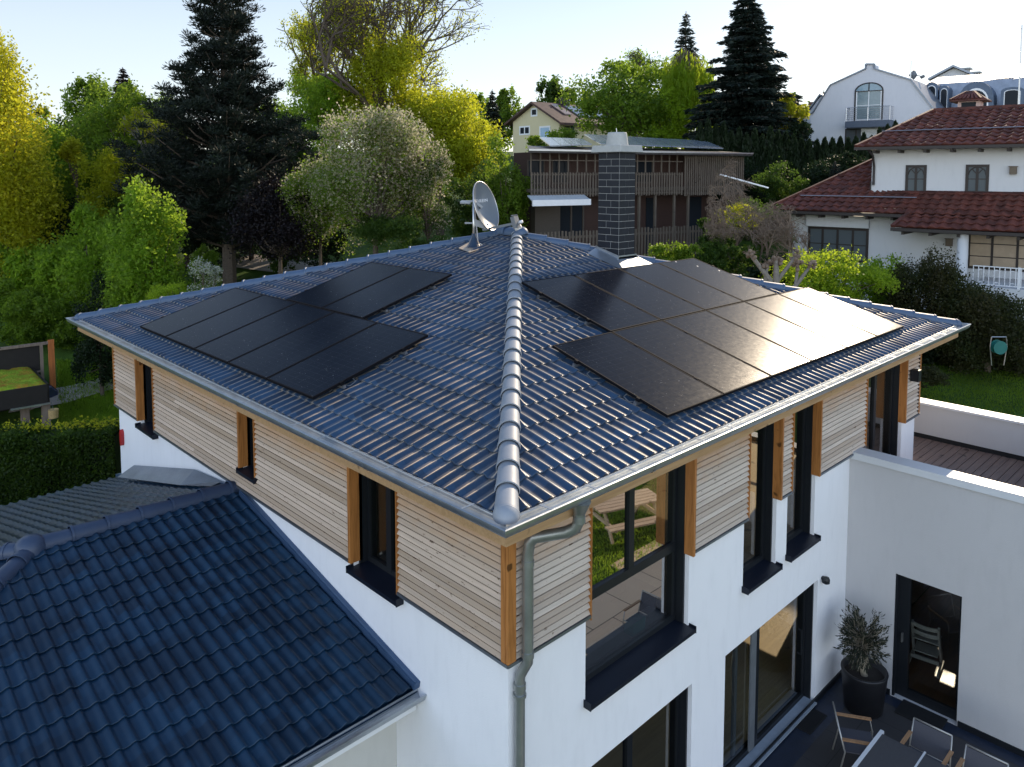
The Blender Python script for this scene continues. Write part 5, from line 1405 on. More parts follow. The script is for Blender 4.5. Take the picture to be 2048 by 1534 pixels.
LEAF = {
 'fresh': M_leaf('leaf_fresh', (.17, .30, .022), (.30, .43, .04), .5),
 'green': M_leaf('leaf_green', (.12, .21, .018), (.21, .31, .028), .45),
 'deep': M_leaf('leaf_deep', (.045, .10, .014), (.10, .17, .022), .4),
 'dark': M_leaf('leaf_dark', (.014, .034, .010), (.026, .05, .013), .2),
 'yellow': M_leaf('leaf_yellow', (.30, .36, .018), (.46, .48, .03), .5),
 'gold': M_leaf('leaf_gold', (.40, .36, .02), (.58, .54, .03), .5, c=(.22, .27, .02)),
 'lime': M_leaf('leaf_lime', (.24, .40, .02), (.40, .54, .035), .5),
 'copper': M_leaf('leaf_copper', (.008, .005, .006), (.016, .007, .009), .1),
 'blossom': M_leaf('blossom', (.46, .34, .24), (.62, .50, .38), .35, c=(.24, .26, .08)),
 'maple': M_leaf('leaf_maple', (.030, .050, .012), (.06, .07, .018), .3, c=(.05, .03, .012)),
 'olive': M_leaf('leaf_olive', (.03, .04, .022), (.06, .07, .045), .15),
 'needle': M_leaf('needles', (.012, .022, .014), (.028, .042, .026), .08, rough=.6),
 'needleb': M_leaf('needles_blue', (.016, .030, .022), (.032, .055, .040), .08, rough=.6),
 'twig': simple('twigs', (.17, .125, .09), .9, .2, 8),
 'white': M_leaf('white_flower', (.65, .62, .58), (.8, .78, .72), .3, c=(.25, .3, .1)),
}
VG = 'trees around the gardens'
def noise3(P, s):
    return (np.sin(P[:, 0]*s*1.7+1.3)*np.sin(P[:, 1]*s*1.9+.7)+np.sin(P[:, 2]*s*2.3+2.1)*np.sin((P[:, 0]+P[:, 1])*s*1.1))
def place(x, D):
    p = at(x, 400, D); return np.array((p[0], p[1], ground_h(p[0], p[1])))
def broad(label, x, ytop, ybot, wpx, D, leaf, n=14000, size=.16, lobes=16, gap=.25, cat='tree', name='broadleaf_tree', shape='round', second=None, sec_frac=.0, trunk=True, clump=.34, group=VG, bark=None, seed=None, thin=.5, low=-.35, nc=0, pull=.0):
    base = place(x, D); zt = at(x, ytop, D)[2]; zb = at(x, ybot, D)[2]
    R = wpx/2/FPX*D; H = zt-zb; cz = (zt+zb)/2
    t = thing(name, label, cat, tuple(base), group)
    c0 = np.array((base[0], base[1], cz))
    # lobes inside the envelope
    L = []
    k = 0
    while len(L) < lobes and k < 5000:
        k += 1
        v = rvec(1)[0]*rng.uniform(.25, 1)**.5
        if v[2] < low*1.3: continue
        hh = v[2]; 
        if shape == 'cone': lim = max(.12, .95-(hh+1)/2*.85)
        elif shape == 'column': lim = .9 if hh < .5 else .9-(hh-.5)*1.1
        elif shape == 'wide': lim = 1
        else: lim = math.sqrt(max(.02, 1-hh*hh*.85))
        rr = math.hypot(v[0], v[1])
        if rr > lim: continue
        lr = rng.uniform(.20, .44)*(1 if shape in ('round', 'wide') else .8)
        p = np.array((v[0]*(1-lr*.7), v[1]*(1-lr*.7), v[2]*(1-lr*.6)))
        L.append((p, lr))
    C = []; per = int(n/len(L))
    for p, lr in L:
        ncl = nc or max(6, int(per/34)); d = rvec(ncl); d[:, 2] = np.abs(d[:, 2])*np.where(rng.random(ncl) < .72, 1, -1)
        rad = lr*rng.uniform(.55, 1.0, ncl)[:, None]**thin
        cc = p+d*rad
        cc = cc[noise3(cc+c0, 3.1) > -gap*2+rng.normal(0, .3, len(cc))-.55] if gap else cc
        m = max(1, per//max(1, len(cc)))
        off = rng.normal(0, 1, (len(cc), m, 3))*clump*lr*.62
        C.append((cc[:, None, :]+off).reshape(-1, 3))
    C = np.vstack(C); W = C*np.array((R, R, H/2))+c0
    W[:, 2] = np.maximum(W[:, 2], base[2]+.03)
    if second is not None:
        sel = (rng.random(len(W)) < sec_frac+.5*np.clip(C[:, 2]+.1, 0, 1)*sec_frac+ (C@np.array((0.5, -.4, .5)))*.25*(sec_frac > 0))
        leaf_mesh('blossom', W[sel], size, size*.8, LEAF[second], t)
        W = W[~sel]
    leaf_mesh('crown', W, size, size*.62, LEAF[leaf], t)
    if trunk:
        w = MB(); rt = max(.06, R*.055)
        top = c0+np.array((0, 0, H*.22))
        pts = [base-np.array((0, 0, .2)), base*.6+top*.4+rng.normal(0, .05, 3)*R*.6, top]
        w.tube(pts, [rt*1.25, rt*.8, rt*.25], 8, False)
        for p, lr in L:
            e = p*np.array((R, R, H/2))+c0; s = pts[1]*.5+c0*.5; s[2] = min(s[2], e[2]-.1)
            s[2] = max(s[2], base[2]+.3*(zb-base[2]))
            m = (s+e)/2+rng.normal(0, .08, 3)*R
            w.tube([s, m, e], [rt*.5, rt*.3, rt*.08], 5, False)
        w.build('trunk', bark or m_bark, t, smooth=True)
    return t
def sparse(label, x, ytop, ybot, wpx, D, leaf, nl=9000, size=.14, depth=5, name='sparse_tree', spread=.55, droop=0., trunks=1, length=.30, bark=None, leafz=0., cat='tree', group=VG, minr=.008, leafprob=1., jitter=.22, fork=3, thick=.016):
    base = place(x, D); zt = at(x, ytop, D)[2]; R = wpx/2/FPX*D; H = zt-base[2]; zb = at(x, ybot, D)[2]
    t = thing(name, label, cat, tuple(base), group)
    w = MB(); tips = []
    def grow(p, d, L, r, k):
        d = d/np.linalg.norm(d); q = p+d*L*.5+rng.normal(0, jitter*.12, 3)*L; e = q+(d+rng.normal(0, jitter*.5, 3))*L*.5
        w.tube([p, q, e], [r, r*.85, r*.68], 5 if k > 2 else 3, False)
        if k <= 2: tips.append((e, k))
        if k == 0: return
        nf = fork if k > 1 else fork+1
        for i in range(nf):
            v = rvec(1)[0]; v -= d*(v@d)*.7
            nd = d*1.0+v*spread*(1.25 if i else .45)+np.array((0, 0, .18-droop*(1.2 if k <= 2 else .1)))
            hr = np.array((e[0]-base[0], e[1]-base[1])); 
            if np.hypot(*hr) > R*.9: nd[:2] -= hr/np.hypot(*hr)*.7
            if e[2] > zt-.08*H: nd[2] -= .5
            grow(e if i < 2 else q, nd, L*rng.uniform(.62, .85), max(minr, r*(.66 if i else .75)), k-1)
    h0 = max(.8, zb-base[2])
    for j in range(trunks):
        d = np.array((0, 0, 1.))+ (rng.normal(0, .18, 3) if trunks > 1 else rng.normal(0, .05, 3))
        w.tube([base, base+d*h0], [H*thick*1.4, H*thick*1.1], 7, False)
        grow(base+d*h0, d, (zt-zb)*length, H*thick, depth)
    w.build('trunk', bark or m_bark, t)
    if nl and tips:
        P = np.array([e for e, k in tips]); z = (P[:, 2]-zb)/(zt-zb)
        keep = rng.random(len(P)) < np.clip(1.15-z*leafz, 0.04, 1)*leafprob
        P = P[keep]
        m = max(1, nl//max(1, len(P)))
        C = (P[:, None, :]+rng.normal(0, 1, (len(P), m, 3))*R*.055).reshape(-1, 3)
        leaf_mesh('crown', C, size, size*.6, LEAF[leaf], t)
    return t
def conifer(label, x, ytop, ybot, wpx, D, leaf, n=26000, size=.30, tiers=34, name='spruce_tree', kind='spruce', irregular=.12, group=VG, droop=.25, shift=0.):
    base = place(x, D); zt = at(x, ytop, D)[2]; zb = at(x, ybot, D)[2]; R = wpx/2/FPX*D; H = zt-zb
    t = thing(name, label, 'tree', tuple(base), group)
    w = MB(); ax = np.array((shift, 0, 0)); w.tube([base-np.array((0, 0, .2)), np.array((base[0], base[1], zt))], [max(.1, H*.022), .03], 8, False)
    Cs, As = [], []
    nbr = []
    for i in range(tiers):
        f = (i+rng.uniform(-.3, .3))/tiers; f = min(max(f, 0), .985)
        z = zb+f*H
        if kind == 'spruce': rr = R*(1-f)**.82
        else: rr = R*(1-f**1.7)*(.80+.2*math.sin(f*9))
        rr = max(rr, R*.05); nb = int(7+6*(1-f))
        for k in range(nb):
            a = 2*PI*k/nb+rng.uniform(-.4, .4); L = rr*rng.uniform(1-irregular*2.4, 1+irregular)
            d = np.array((math.cos(a), math.sin(a), 0))
            up = (.10 if kind == 'spruce' else .32)
            m = 7
            s = np.linspace(.12, 1, m)
            zz = (up*s-droop*s**2+(.25 if kind == 'pine' else .14)*s**3)*L
            P = np.array((base[0], base[1], z))+d*L*s[:, None]; P[:, 2] += zz
            w.tube([np.array((base[0], base[1], z)), P[3], P[-1]], [.02+L*.012, .02+L*.006, .008], 3, False)
            nbr.append((P, L, d))
    tot = sum(L for _, L, _ in nbr)
    for P, L, d in nbr:
        q = int(n*L/tot)
        if kind == 'spruce':
            s = rng.random(q)**.75; c = np.stack([np.interp(s, np.linspace(0, 1, 7), P[:, j]) for j in range(3)], 1)
            side = np.cross(d, (0, 0, 1.)); wdt = L*.20*(1.15-s)+.08
            o = rng.normal(0, 1, q)*wdt; c = c+side*o[:, None]; c[:, 2] -= np.abs(rng.normal(0, .07, q))*(1+L*.25)
            a = d*(.9)+side*(np.sign(o)*.7)[:, None]+np.array((0, 0, -.25)); Cs.append(c); As.append(a)
        else:
            nt_ = max(3, int(3+L*2.2)); s = rng.random(nt_)**.6*.85+.18
            c = np.stack([np.interp(s, np.linspace(0, 1, 7), P[:, j]) for j in range(3)], 1)+rng.normal(0, .12, (nt_, 3))*(L*.5+.3)*np.array((1, 1, .35))
            m = max(1, q//nt_); v = rvec(nt_*m).reshape(nt_, m, 3); v[:, :, 2] = np.abs(v[:, :, 2])*.8+.1
            cc = c[:, None, :]+v*rng.uniform(.08, .46, (nt_, m, 1)); Cs.append(cc.reshape(-1, 3)); As.append(v.reshape(-1, 3)*1.4)
    C = np.vstack(Cs); A = np.vstack(As)
    leaf_mesh('crown', C, size, size*.24, LEAF[leaf], t, ax=A)
    w.build('trunk', m_bark, t)
    return t

# ---- skyline behind the houses, from left to right
nm = ['hazy', 'round', 'tall', 'ragged', 'low', 'bushy']
BK = 'trees of the far skyline'
far = [(-60, 215, 150), (60, 205, 120), (330, 200, 120), (560, 190, 150), (960, 185, 90), (1030, 166, 80), (1105, 152, 95), (1185, 172, 110), (1330, 200, 130), (1425, 215, 110), (1560, 185, 80), (1600, 200, 70)]
fl = ['pale hazy tree at the far left end of the skyline', 'hazy crown behind the golden oak, far left', 'green crown low behind the big pine, left side', 'green crown between pine and tall sparse tree', 'narrow dark green tree left of the yellow house', 'loose airy tree directly behind the gable of the yellow house', 'dense round tree right behind the yellow house chimney', 'wide green crown right of the yellow house roof', 'dull green crown behind the willow', 'dull green crown left of the great spruce', 'light green crown left of the dark slate roof house', 'small tree above the dark slate roof']
for (x, yt, wp), lb in zip(far, fl):
    broad(lb, x, yt, yt+150, wp, 98+rng.uniform(-6, 10), ['green', 'deep', 'green'][int(rng.integers(3))], n=5200, size=.42, lobes=14, group=BK, trunk=True, name='far_tree', gap=.2)
conifer('dark narrow conifer at the skyline left of the yellow house', 985, 178, 290, 60, 90, 'needle', 3600, .6, 26, group=BK)
conifer('reddish brown conifer tip above the trees on the left', 255, 134, 260, 95, 70, 'copper', 6000, .45, 26, group=BK)
conifer('tiny pointed conifer left of the gambrel gable', 1641, 180, 240, 26, 80, 'needle', 900, .6, 12, group=BK)
conifer('small grey conifer peeking between willow and great spruce', 1366, 22, 250, 120, 78, 'needleb', 9000, .5, 40, group=BK, irregular=.2)
conifer('great dark spruce on the skyline right of the willow', 1487, -40, 285, 235, 52, 'needleb', 50000, .42, 40, group=BK, irregular=.24, droop=.30)
sparse('bare drooping willow behind the green tree, centre right', 1275, 92, 190, 150, 72, 'fresh', nl=1500, size=.2, depth=5, droop=.55, name='bare_willow', leafz=1, group=BK, minr=.014)
broad('large deep green tree behind the roof chimney', 1265, 108, 352, 270, 60, 'green', n=24000, size=.26, lobes=24, gap=.15, second=None, group=BK)
broad('bright green tree in front of the large deep green one', 1345, 165, 350, 105, 56, 'lime', n=9000, size=.22, lobes=12, gap=.15, group=BK)
# weeping willow
def willow():
    x, D = 1368, 57; base = place(x, D); t = thing('weeping_willow', 'bright green weeping willow with hanging strands left of the great spruce', 'tree', tuple(base), BK)
    zt = at(x, 92, D)[2]; zb = at(x, 285, D)[2]; R = 50/FPX*D; w = MB(); Cs = []
    w.tube([base, (base[0], base[1], zt-1.2)], [.3, .1], 8, False)
    for k in range(190):
        a = rng.uniform(0, 2*PI); r = R*math.sqrt(rng.uniform(.0, 1)); top = zt-(r/R)**2*1.3-rng.uniform(0, 1.6)
        p = np.array((base[0]+math.cos(a)*r, base[1]+math.sin(a)*r, top)); L = rng.uniform(.45, .95)*(top-zb)
        s = rng.random(70); Cs.append(np.stack([p[0]+math.cos(a)*s*.35+rng.normal(0, .09, 70), p[1]+math.sin(a)*s*.35+rng.normal(0, .09, 70), p[2]-s*L], 1))
        if k % 3 == 0: w.tube([(base[0], base[1], zt-2.5), (p+np.array((base[0], base[1], zt)))/2, p], [.08, .05, .02], 4, False)
    leaf_mesh('crown', np.vstack(Cs), .34, .09, LEAF['lime'], t, ax=np.tile((0, 0, -1.5), (190*70, 1))); w.build('trunk', m_bark, t)
willow()
# ---- left half
broad('tall green tree with a rounded top left of the pine', 245, 168, 480, 210, 42, 'green', n=26000, size=.17, lobes=26, gap=.3)
broad('green tree standing between the golden oak and the tall rounded tree', 140, 185, 470, 150, 45, 'deep', n=17000, size=.18, lobes=20, gap=.3)
broad('slim green tree touching the left side of the pine', 185, 150, 400, 110, 47, 'green', n=12000, size=.18, lobes=14, gap=.25)
sparse('leaning birch with pale trunk among the green trees, left', 285, 200, 380, 120, 40, 'yellow', nl=6000, size=.11, depth=5, bark=m_barkg, name='birch_tree')
broad('golden leaved bush glowing between green trees on the left', 155, 275, 345, 70, 38, 'gold', n=4200, size=.13, lobes=8, name='golden_bush', cat='bush', trunk=True)
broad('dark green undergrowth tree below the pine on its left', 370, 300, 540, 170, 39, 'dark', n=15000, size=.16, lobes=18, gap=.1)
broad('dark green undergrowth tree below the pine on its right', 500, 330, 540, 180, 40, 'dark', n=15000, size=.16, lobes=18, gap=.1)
broad('green tree glimpsed between pine and blossom tree', 610, 260, 480, 150, 44, 'fresh', n=14000, size=.17, lobes=16, gap=.2)
conifer('huge dark pine with upswept tufted branches, left of centre', 455, -190, 500, 345, 36, 'needle', 190000, .20, 36, kind='pine', name='pine_tree', irregular=.24, droop=.1)
broad('golden yellow oak at the left edge, brightest tree in the photo', -10, 75, 640, 275, 35, 'gold', n=46000, size=.16, lobes=34, gap=.45, clump=.42, name='golden_oak', low=-.9)
broad('loose golden young oak crown leaning over the left edge', -15, 40, 320, 130, 34, 'gold', n=7000, size=.10, lobes=16, gap=.5, name='golden_oak', shape='column')
broad('fresh green bush tree in front of the pavilion, left edge', 40, 455, 700, 190, 34.5, 'fresh', n=19000, size=.17, lobes=20, gap=.7, name='hazel_bush', cat='bush', low=-.9)
broad('fresh green bush tree, middle one of the left row', 170, 395, 730, 190, 33, 'fresh', n=24000, size=.17, lobes=24, gap=.7, name='hazel_bush', cat='bush', low=-.9)
broad('fresh green bush tree, right one of the left row beside the roof', 300, 383, 790, 165, 28, 'fresh', n=24000, size=.14, lobes=22, gap=.7, name='hazel_bush', cat='bush', low=-.9)
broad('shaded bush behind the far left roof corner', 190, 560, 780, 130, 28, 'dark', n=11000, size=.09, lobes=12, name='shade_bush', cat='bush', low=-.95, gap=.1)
broad('fresh green tree right beside the golden oak', 75, 235, 520, 170, 41, 'fresh', n=20000, size=.17, lobes=24, gap=.4)
broad('light green tree in the gap left of the pine', 325, 190, 430, 130, 45, 'green', n=14000, size=.17, lobes=18, gap=.4)
broad('yellow green tree low between the left bushes and the pine', 245, 300, 560, 190, 38, 'yellow', n=20000, size=.15, lobes=22, gap=.5)
broad('green tree low between golden oak and pine', 120, 330, 560, 160, 39, 'green', n=16000, size=.15, lobes=20, gap=.4)
broad('deep green tree in the gap behind blossom tree and pine', 575, 230, 430, 130, 43, 'deep', n=13000, size=.16, lobes=16, gap=.3)
broad('yellow green crown filling the skyline right of the sparse trees', 935, 215, 400, 120, 50, 'green', n=12000, size=.17, lobes=16, gap=.3)
for x, yt, wp, lb in ((10, 560, 130, 'low green bush at the left edge above the dark shelter'), (95, 575, 130, 'low green bush behind the orange post of the shelter'), (185, 560, 120, 'low green bush between shelter and far roof corner')):
    broad(lb, x, yt, 715, wp, 31, 'green', n=10000, size=.12, lobes=14, gap=.4, name='hazel_bush', cat='bush', low=-.95, trunk=False)
broad('copper beech with blackish purple leaves below the pine', 560, 350, 540, 215, 31, 'copper', n=30000, size=.10, lobes=24, gap=.2, name='copper_beech', low=-.9)
broad('tree covered in pale pink blossom behind the satellite dish', 748, 218, 510, 285, 30, 'green', n=52000, size=.095, lobes=34, gap=.6, second='blossom', sec_frac=.38, name='blossom_tree', low=-.8)
broad('blossoming branch mass left of the blossom tree', 640, 285, 500, 165, 31, 'green', n=20000, size=.09, lobes=16, gap=.5, second='blossom', sec_frac=.28, name='blossom_tree', low=-.9)
broad('smaller blossoming branch mass right of the blossom tree', 855, 300, 490, 140, 31, 'deep', n=14000, size=.08, lobes=16, gap=.3, second='blossom', sec_frac=.22, name='blossom_tree', low=-.9)
broad('dark bushes under the blossom tree, left of the dish', 790, 420, 540, 190, 29, 'deep', n=14000, size=.09, lobes=14, gap=.1, name='garden_bush', cat='bush', low=-.95, trunk=False)
broad('dark bush behind the satellite dish', 955, 330, 540, 170, 36, 'deep', n=15000, size=.12, lobes=16, gap=.1, name='garden_bush', cat='bush', low=-.95)
broad('green bush left of the wooden house', 1012, 272, 520, 120, 33, 'green', n=15000, size=.13, lobes=16, gap=.15, name='garden_bush', cat='bush', low=-.95)
sparse('tall sparse tree with budding crown right of the pine', 655, 40, 300, 200, 50, 'yellow', nl=12000, size=.14, depth=5, minr=.012, leafz=.6, spread=.65, length=.32)
sparse('tallest sparse tree with bare right hand twigs at the top edge', 815, -25, 330, 330, 47, 'yellow', nl=16000, size=.13, depth=6, trunks=3, minr=.012, leafz=.95, spread=.72, length=.34)
broad('yellow green leafy tree below the tallest sparse tree', 880, 165, 440, 250, 45, 'yellow', n=40000, size=.17, lobes=30, gap=.45)
broad('bright yellow green crown left of the tallest sparse tree', 770, 45, 330, 200, 46, 'yellow', n=20000, size=.16, lobes=30, gap=1.0)
broad('bright green crown above the blossom tree', 670, 130, 330, 230, 48, 'fresh', n=26000, size=.17, lobes=20, gap=.3)
broad('dull green bush mass above the wooden house fence', 1120, 255, 330, 140, 60, 'green', n=9000, size=.2, lobes=12, gap=.1, name='garden_bush', cat='bush', low=-.95)
broad('clipped dome of box beside the far left roof edge', 405, 485, 540, 60, 32, 'green', n=6000, size=.07, lobes=12, gap=0, name='box_dome', cat='bush', low=-.95, trunk=False)
broad('white flowering shrub just above the left roof edge', 402, 520, 600, 82, 24.5, 'green', n=4200, size=.06, lobes=14, gap=.5, second='white', sec_frac=.45, name='flowering_shrub', cat='shrub', low=-.9)
broad('lime green shrub just above the left roof edge', 330, 555, 640, 110, 24, 'lime', n=7000, size=.05, lobes=14, gap=.1, name='lime_shrub', cat='shrub', low=-.95)

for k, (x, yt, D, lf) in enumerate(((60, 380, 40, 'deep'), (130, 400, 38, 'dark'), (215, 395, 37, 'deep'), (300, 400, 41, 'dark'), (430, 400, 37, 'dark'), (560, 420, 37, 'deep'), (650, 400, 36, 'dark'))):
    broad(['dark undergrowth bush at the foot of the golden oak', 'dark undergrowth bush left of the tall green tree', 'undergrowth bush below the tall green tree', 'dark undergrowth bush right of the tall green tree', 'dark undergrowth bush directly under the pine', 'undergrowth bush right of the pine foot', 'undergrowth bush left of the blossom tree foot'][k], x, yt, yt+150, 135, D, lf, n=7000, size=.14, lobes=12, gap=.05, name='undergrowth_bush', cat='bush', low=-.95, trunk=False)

# ---- right half
def thuja_proto():
    n = 2600; s = rng.random(n)**.9; a = rng.uniform(0, 2*PI, n); r = .52*(1-s**2.6)**.7*(1+.12*np.sin(a*5+s*9))*rng.uniform(.82, 1.04, n)
    C = np.stack([r*np.cos(a), r*np.sin(a), s*4.2], 1)
    A = np.stack([np.cos(a)*.4, np.sin(a)*.4, np.full(n, 1.6)], 1)
    t = thing('thuja', 'x', 'hedge tree', (0, 0, 0), 'thuja trees forming the tall hedge')
    leaf_mesh('crown', C, .26, .10, LEAF['dark'], t, ax=A)
    w = MB(); w.tube([(0, 0, -.3), (0, 0, 3.9)], [.42, .05], 8, False); w.build('trunk', m_dkb, t); return t
tp = thuja_proto(); xs = np.concatenate([np.arange(1398, 1800, 15.5)])
for k, x in enumerate(xs):
    D = 44.5+rng.uniform(-.5, .5); p = place(x, D)
    yt = np.interp(x, [1395, 1440, 1500, 1600, 1680, 1740, 1800], [243, 255, 262, 272, 284, 268, 250])+rng.uniform(-9, 9)
    t = tp if k == 0 else tp.copy()
    if k:
        COL.objects.link(t)
        for c in tp.children: q = c.copy(); COL.objects.link(q); q.parent = t
    h = at(x, yt, D)[2]-p[2]; t.location = tuple(p); t.scale = (1.0+rng.uniform(-.1, .15), 1.0, h/4.2); t.rotation_euler = (0, 0, rng.uniform(0, 6))
    t['label'] = 'dark green thuja, one of the even row forming the tall hedge'
broad('golden orange tree right of the great spruce', 1578, 178, 290, 66, 50, 'gold', n=5200, size=.15, lobes=12, gap=.3, name='golden_bush')
broad('round dark bush left of the gambrel house', 1598, 232, 310, 56, 49, 'dark', n=5000, size=.14, lobes=10, gap=0, cat='bush', name='garden_bush')
for (x, yt, yb, wp, D, lf, lb) in ((1500, 320, 440, 120, 43, 'dark', 'dark bush right of the slatted screen'), (1560, 330, 430, 120, 39, 'deep', 'bluish bush below the thuja hedge, beside the white pole'), (1640, 320, 400, 110, 40, 'dark', 'dark bush above the left hip of the red roof'), (1690, 300, 380, 90, 41, 'dark', 'dark bush nearest the white upper storey'),
                               (1520, 395, 500, 150, 34, 'deep', 'dark green bush left of the red roof eaves'), (1425, 425, 520, 90, 31, 'deep', 'green bush in front of the wooden house posts'), (1350, 482, 560, 120, 28.5, 'green', 'clipped green hedge bush behind the chimney'), (1450, 470, 560, 120, 29, 'deep', 'dark low bush between hedge and bare shrub'), (1560, 500, 600, 130, 28, 'dark', 'dark low bush under the bare shrub')):
    broad(lb, x, yt, yb, wp, D, lf, n=10000, size=.10, lobes=14, gap=.1, name='garden_bush', cat='bush', low=-.95, trunk=False)
broad('yellow orange tinted shrub left of the red roof house', 1470, 405, 470, 100, 32, 'yellow', n=4500, size=.10, lobes=12, gap=.5, name='yellow_shrub', cat='shrub', low=-.8, second='gold', sec_frac=.3)
conifer('small blue spruce above the red roof hip', 1668, 322, 372, 34, 39, 'needleb', 1800, .2, 14, group=VG)
sparse('bare brown twiggy shrub left of the bay window', 1500, 440, 540, 175, 29, 'twig', nl=0, depth=7, name='bare_shrub', trunks=3, spread=.95, bark=LEAF['twig'], minr=.004, thick=.008, length=.42, cat='shrub')
sparse('bare brown twiggy shrub in front of the house corner', 1572, 450, 540, 90, 28.5, 'twig', nl=0, depth=6, name='bare_shrub', trunks=3, spread=.95, bark=LEAF['twig'], minr=.004, thick=.008, length=.42, cat='shrub')
broad('bright lime green maple behind the right roof edge', 1665, 490, 640, 240, 25.5, 'lime', n=15000, size=.10, lobes=26, gap=.4, name='maple_tree', low=-.8)
broad('smaller bright green maple branch right of the lime maple', 1765, 505, 640, 150, 26.5, 'fresh', n=8000, size=.10, lobes=16, gap=.5, name='maple_tree', low=-.8)
broad('dark japanese maple in front of the terrace balustrade', 1865, 490, 760, 185, 25, 'maple', n=38000, size=.075, lobes=26, gap=.35, name='japanese_maple', low=-.9)
broad('large dark japanese maple at the right edge', 1990, 560, 775, 225, 24, 'maple', n=46000, size=.075, lobes=24, gap=.35, name='japanese_maple', low=-.6)
broad('dark ground shrub on the right lawn', 1870, 735, 790, 110, 21.5, 'maple', n=6000, size=.06, lobes=12, gap=.1, name='ground_shrub', cat='shrub', low=-.95, trunk=False)
broad('dark shrub before the terrace wall, right edge', 2020, 610, 775, 170, 24.2, 'maple', n=16000, size=.08, lobes=16, gap=.15, name='garden_bush', cat='bush', low=-.95, trunk=False)
broad('dark shrub under the balustrade left end', 1930, 600, 765, 150, 24.4, 'maple', n=14000, size=.08, lobes=16, gap=.15, name='garden_bush', cat='bush', low=-.95, trunk=False)
broad('dark shrub behind the right tip of the main roof', 1835, 600, 760, 130, 25, 'dark', n=12000, size=.08, lobes=16, gap=.15, name='garden_bush', cat='bush', low=-.95, trunk=False)
# pollarded plane
pt = thing('pollarded_tree', 'pollarded plane tree with knobbly fists above the right roof ridge', 'tree', tuple(place(1540, 23)), VG)
w = MB(); b0 = at(1545, 640, 23)-np.array((0, 0, 1.4))
for (x, y, x2, y2, r) in ((1540, 560, 1500, 508, .07), (1552, 570, 1552, 520, .09), (1555, 560, 1592, 512, .06), (1590, 580, 1596, 530, .05), (1600, 560, 1622, 530, .05), (1530, 560, 1535, 530, .05)):
    p, q = at(x, y, 23), at(x2, y2, 23); w.tube([b0+np.array((0, 0, 1.5)), p, q], [.12, r*1.2, r*.8], 7, False)
    kn = MB()
    for k in range(9): o = rng.normal(0, .07, 3); kn.lathe(q+o, [(.001, -.07), (.05, -.04), (.065, .0), (.045, .05), (.001, .065)], 7)
    for k in range(34): v = rvec(1)[0]; v[2] = abs(v[2]); kn.tube([q, q+v*rng.uniform(.14, .28)], .006, 3, False)
    kn.build('knob', LEAF['twig'], pt)
w.tube([b0, b0+np.array((0, 0, 1.7))], [.2, .13], 9, False)
w.build('trunk', m_barkg, pt, smooth=True)

# ---- clipped beech hedge (left)
def hedge(label, a, b, zt, width, n, leaf, size, zb=None, second=None):
    a = np.array(a); b = np.array(b); L = np.linalg.norm((b-a)[:2]); u = (b-a)[:2]/L; v = np.array((-u[1], u[0])); zb = zb if zb is not None else -5.7
    t = thing('clipped_hedge', label, 'hedge', (a[0], a[1], zb))
    s = rng.random(n)*L; face = rng.random(n); d = np.where(face < .72, -width/2, rng.uniform(-width/2, width/2, n)); ztop = zt+.06*np.sin(s*2.1)+.05*np.sin(s*5.3)
    z = np.where(face < .72, zb+(ztop-zb)*rng.random(n), ztop)
    d = d+rng.normal(0, .05, n); z = z+rng.normal(0, .06, n)
    keep = np.sin(s*1.3+z*2.1)*np.sin(s*3.7-z*1.1)+rng.normal(0, .5, n) > -.75; s, d, z = s[keep], d[keep]+.06*np.sin(s[keep]*4.1)*np.cos(z[keep]*3.3), z[keep]
    C = np.stack([a[0]+u[0]*s+v[0]*d, a[1]+u[1]*s+v[1]*d, z], 1)
    leaf_mesh('foliage', C, size, size*.7, LEAF[leaf], t)
    m = 700; s = L*(1-rng.random(m)**1.6); C2 = np.stack([a[0]+u[0]*s+rng.normal(0, .15, m), a[1]+u[1]*s+rng.normal(0, .15, m), zt+.1+np.abs(rng.normal(0, .10, m))], 1)
    leaf_mesh('leaves', C2, size, size*.7, LEAF[second or 'gold'], t)
    w = MB(); fr = Fr((a[0], a[1], 0), u, v); w.box(0, L, -width/2+.1, width/2, zb, zt-.06, fr); w.build('core', LEAF['dark'], t); return t
ha, hb_ = at(-70, 895, 19.2), at(240, 840, 19.6); 
hedge('tall clipped dark hedge between the annex roof and the carport', (ha[0], ha[1], 0), (hb_[0], hb_[1], 0), -3.72, .9, 30000, 'deep', .075)

# ---- grass on the sunlit slope (left) and the lawn on the right
def grass(name, region, n, h, mat, label, zoff=-.02):
    P = region(n); m = len(P); a = rng.uniform(0, 2*PI, m); hh = h*rng.uniform(.5, 1.3, m); wd2 = .012+h*.05
    z = ground_h(P[:, 0], P[:, 1])+zoff; b = np.stack([P[:, 0], P[:, 1], z], 1); s = np.stack([np.cos(a), np.sin(a), 0*a], 1)*wd2
    tip = b+np.stack([rng.normal(0, .3, m)*hh, rng.normal(0, .3, m)*hh, hh], 1)
    V = np.stack([b-s, b+s, tip], 1).reshape(-1, 3)
    o = npmesh(name, V, np.arange(3*m).reshape(m, 3), mat); tag(o, label, 'grass', kind='stuff')
def reg(x0, x1, D0, D1):
    def f(n):
        D = np.sqrt(rng.uniform(D0**2, D1**2, n)); x = rng.uniform(x0, x1, n); r = (x-1024)/FPX*D
        return np.stack([CAM[0]+FH[0]*D+RH[0]*r, CAM[1]+FH[1]*D+RH[1]*r], 1)
    return f
grass('meadow_grass', reg(100, 330, 20.5, 30), 42000, .16, LEAF['fresh'], 'long fresh green grass behind the hedge and beside the carport')
def reg2(n): return np.stack([rng.uniform(4, 17, n), rng.uniform(-9.5, -3.6, n)], 1)
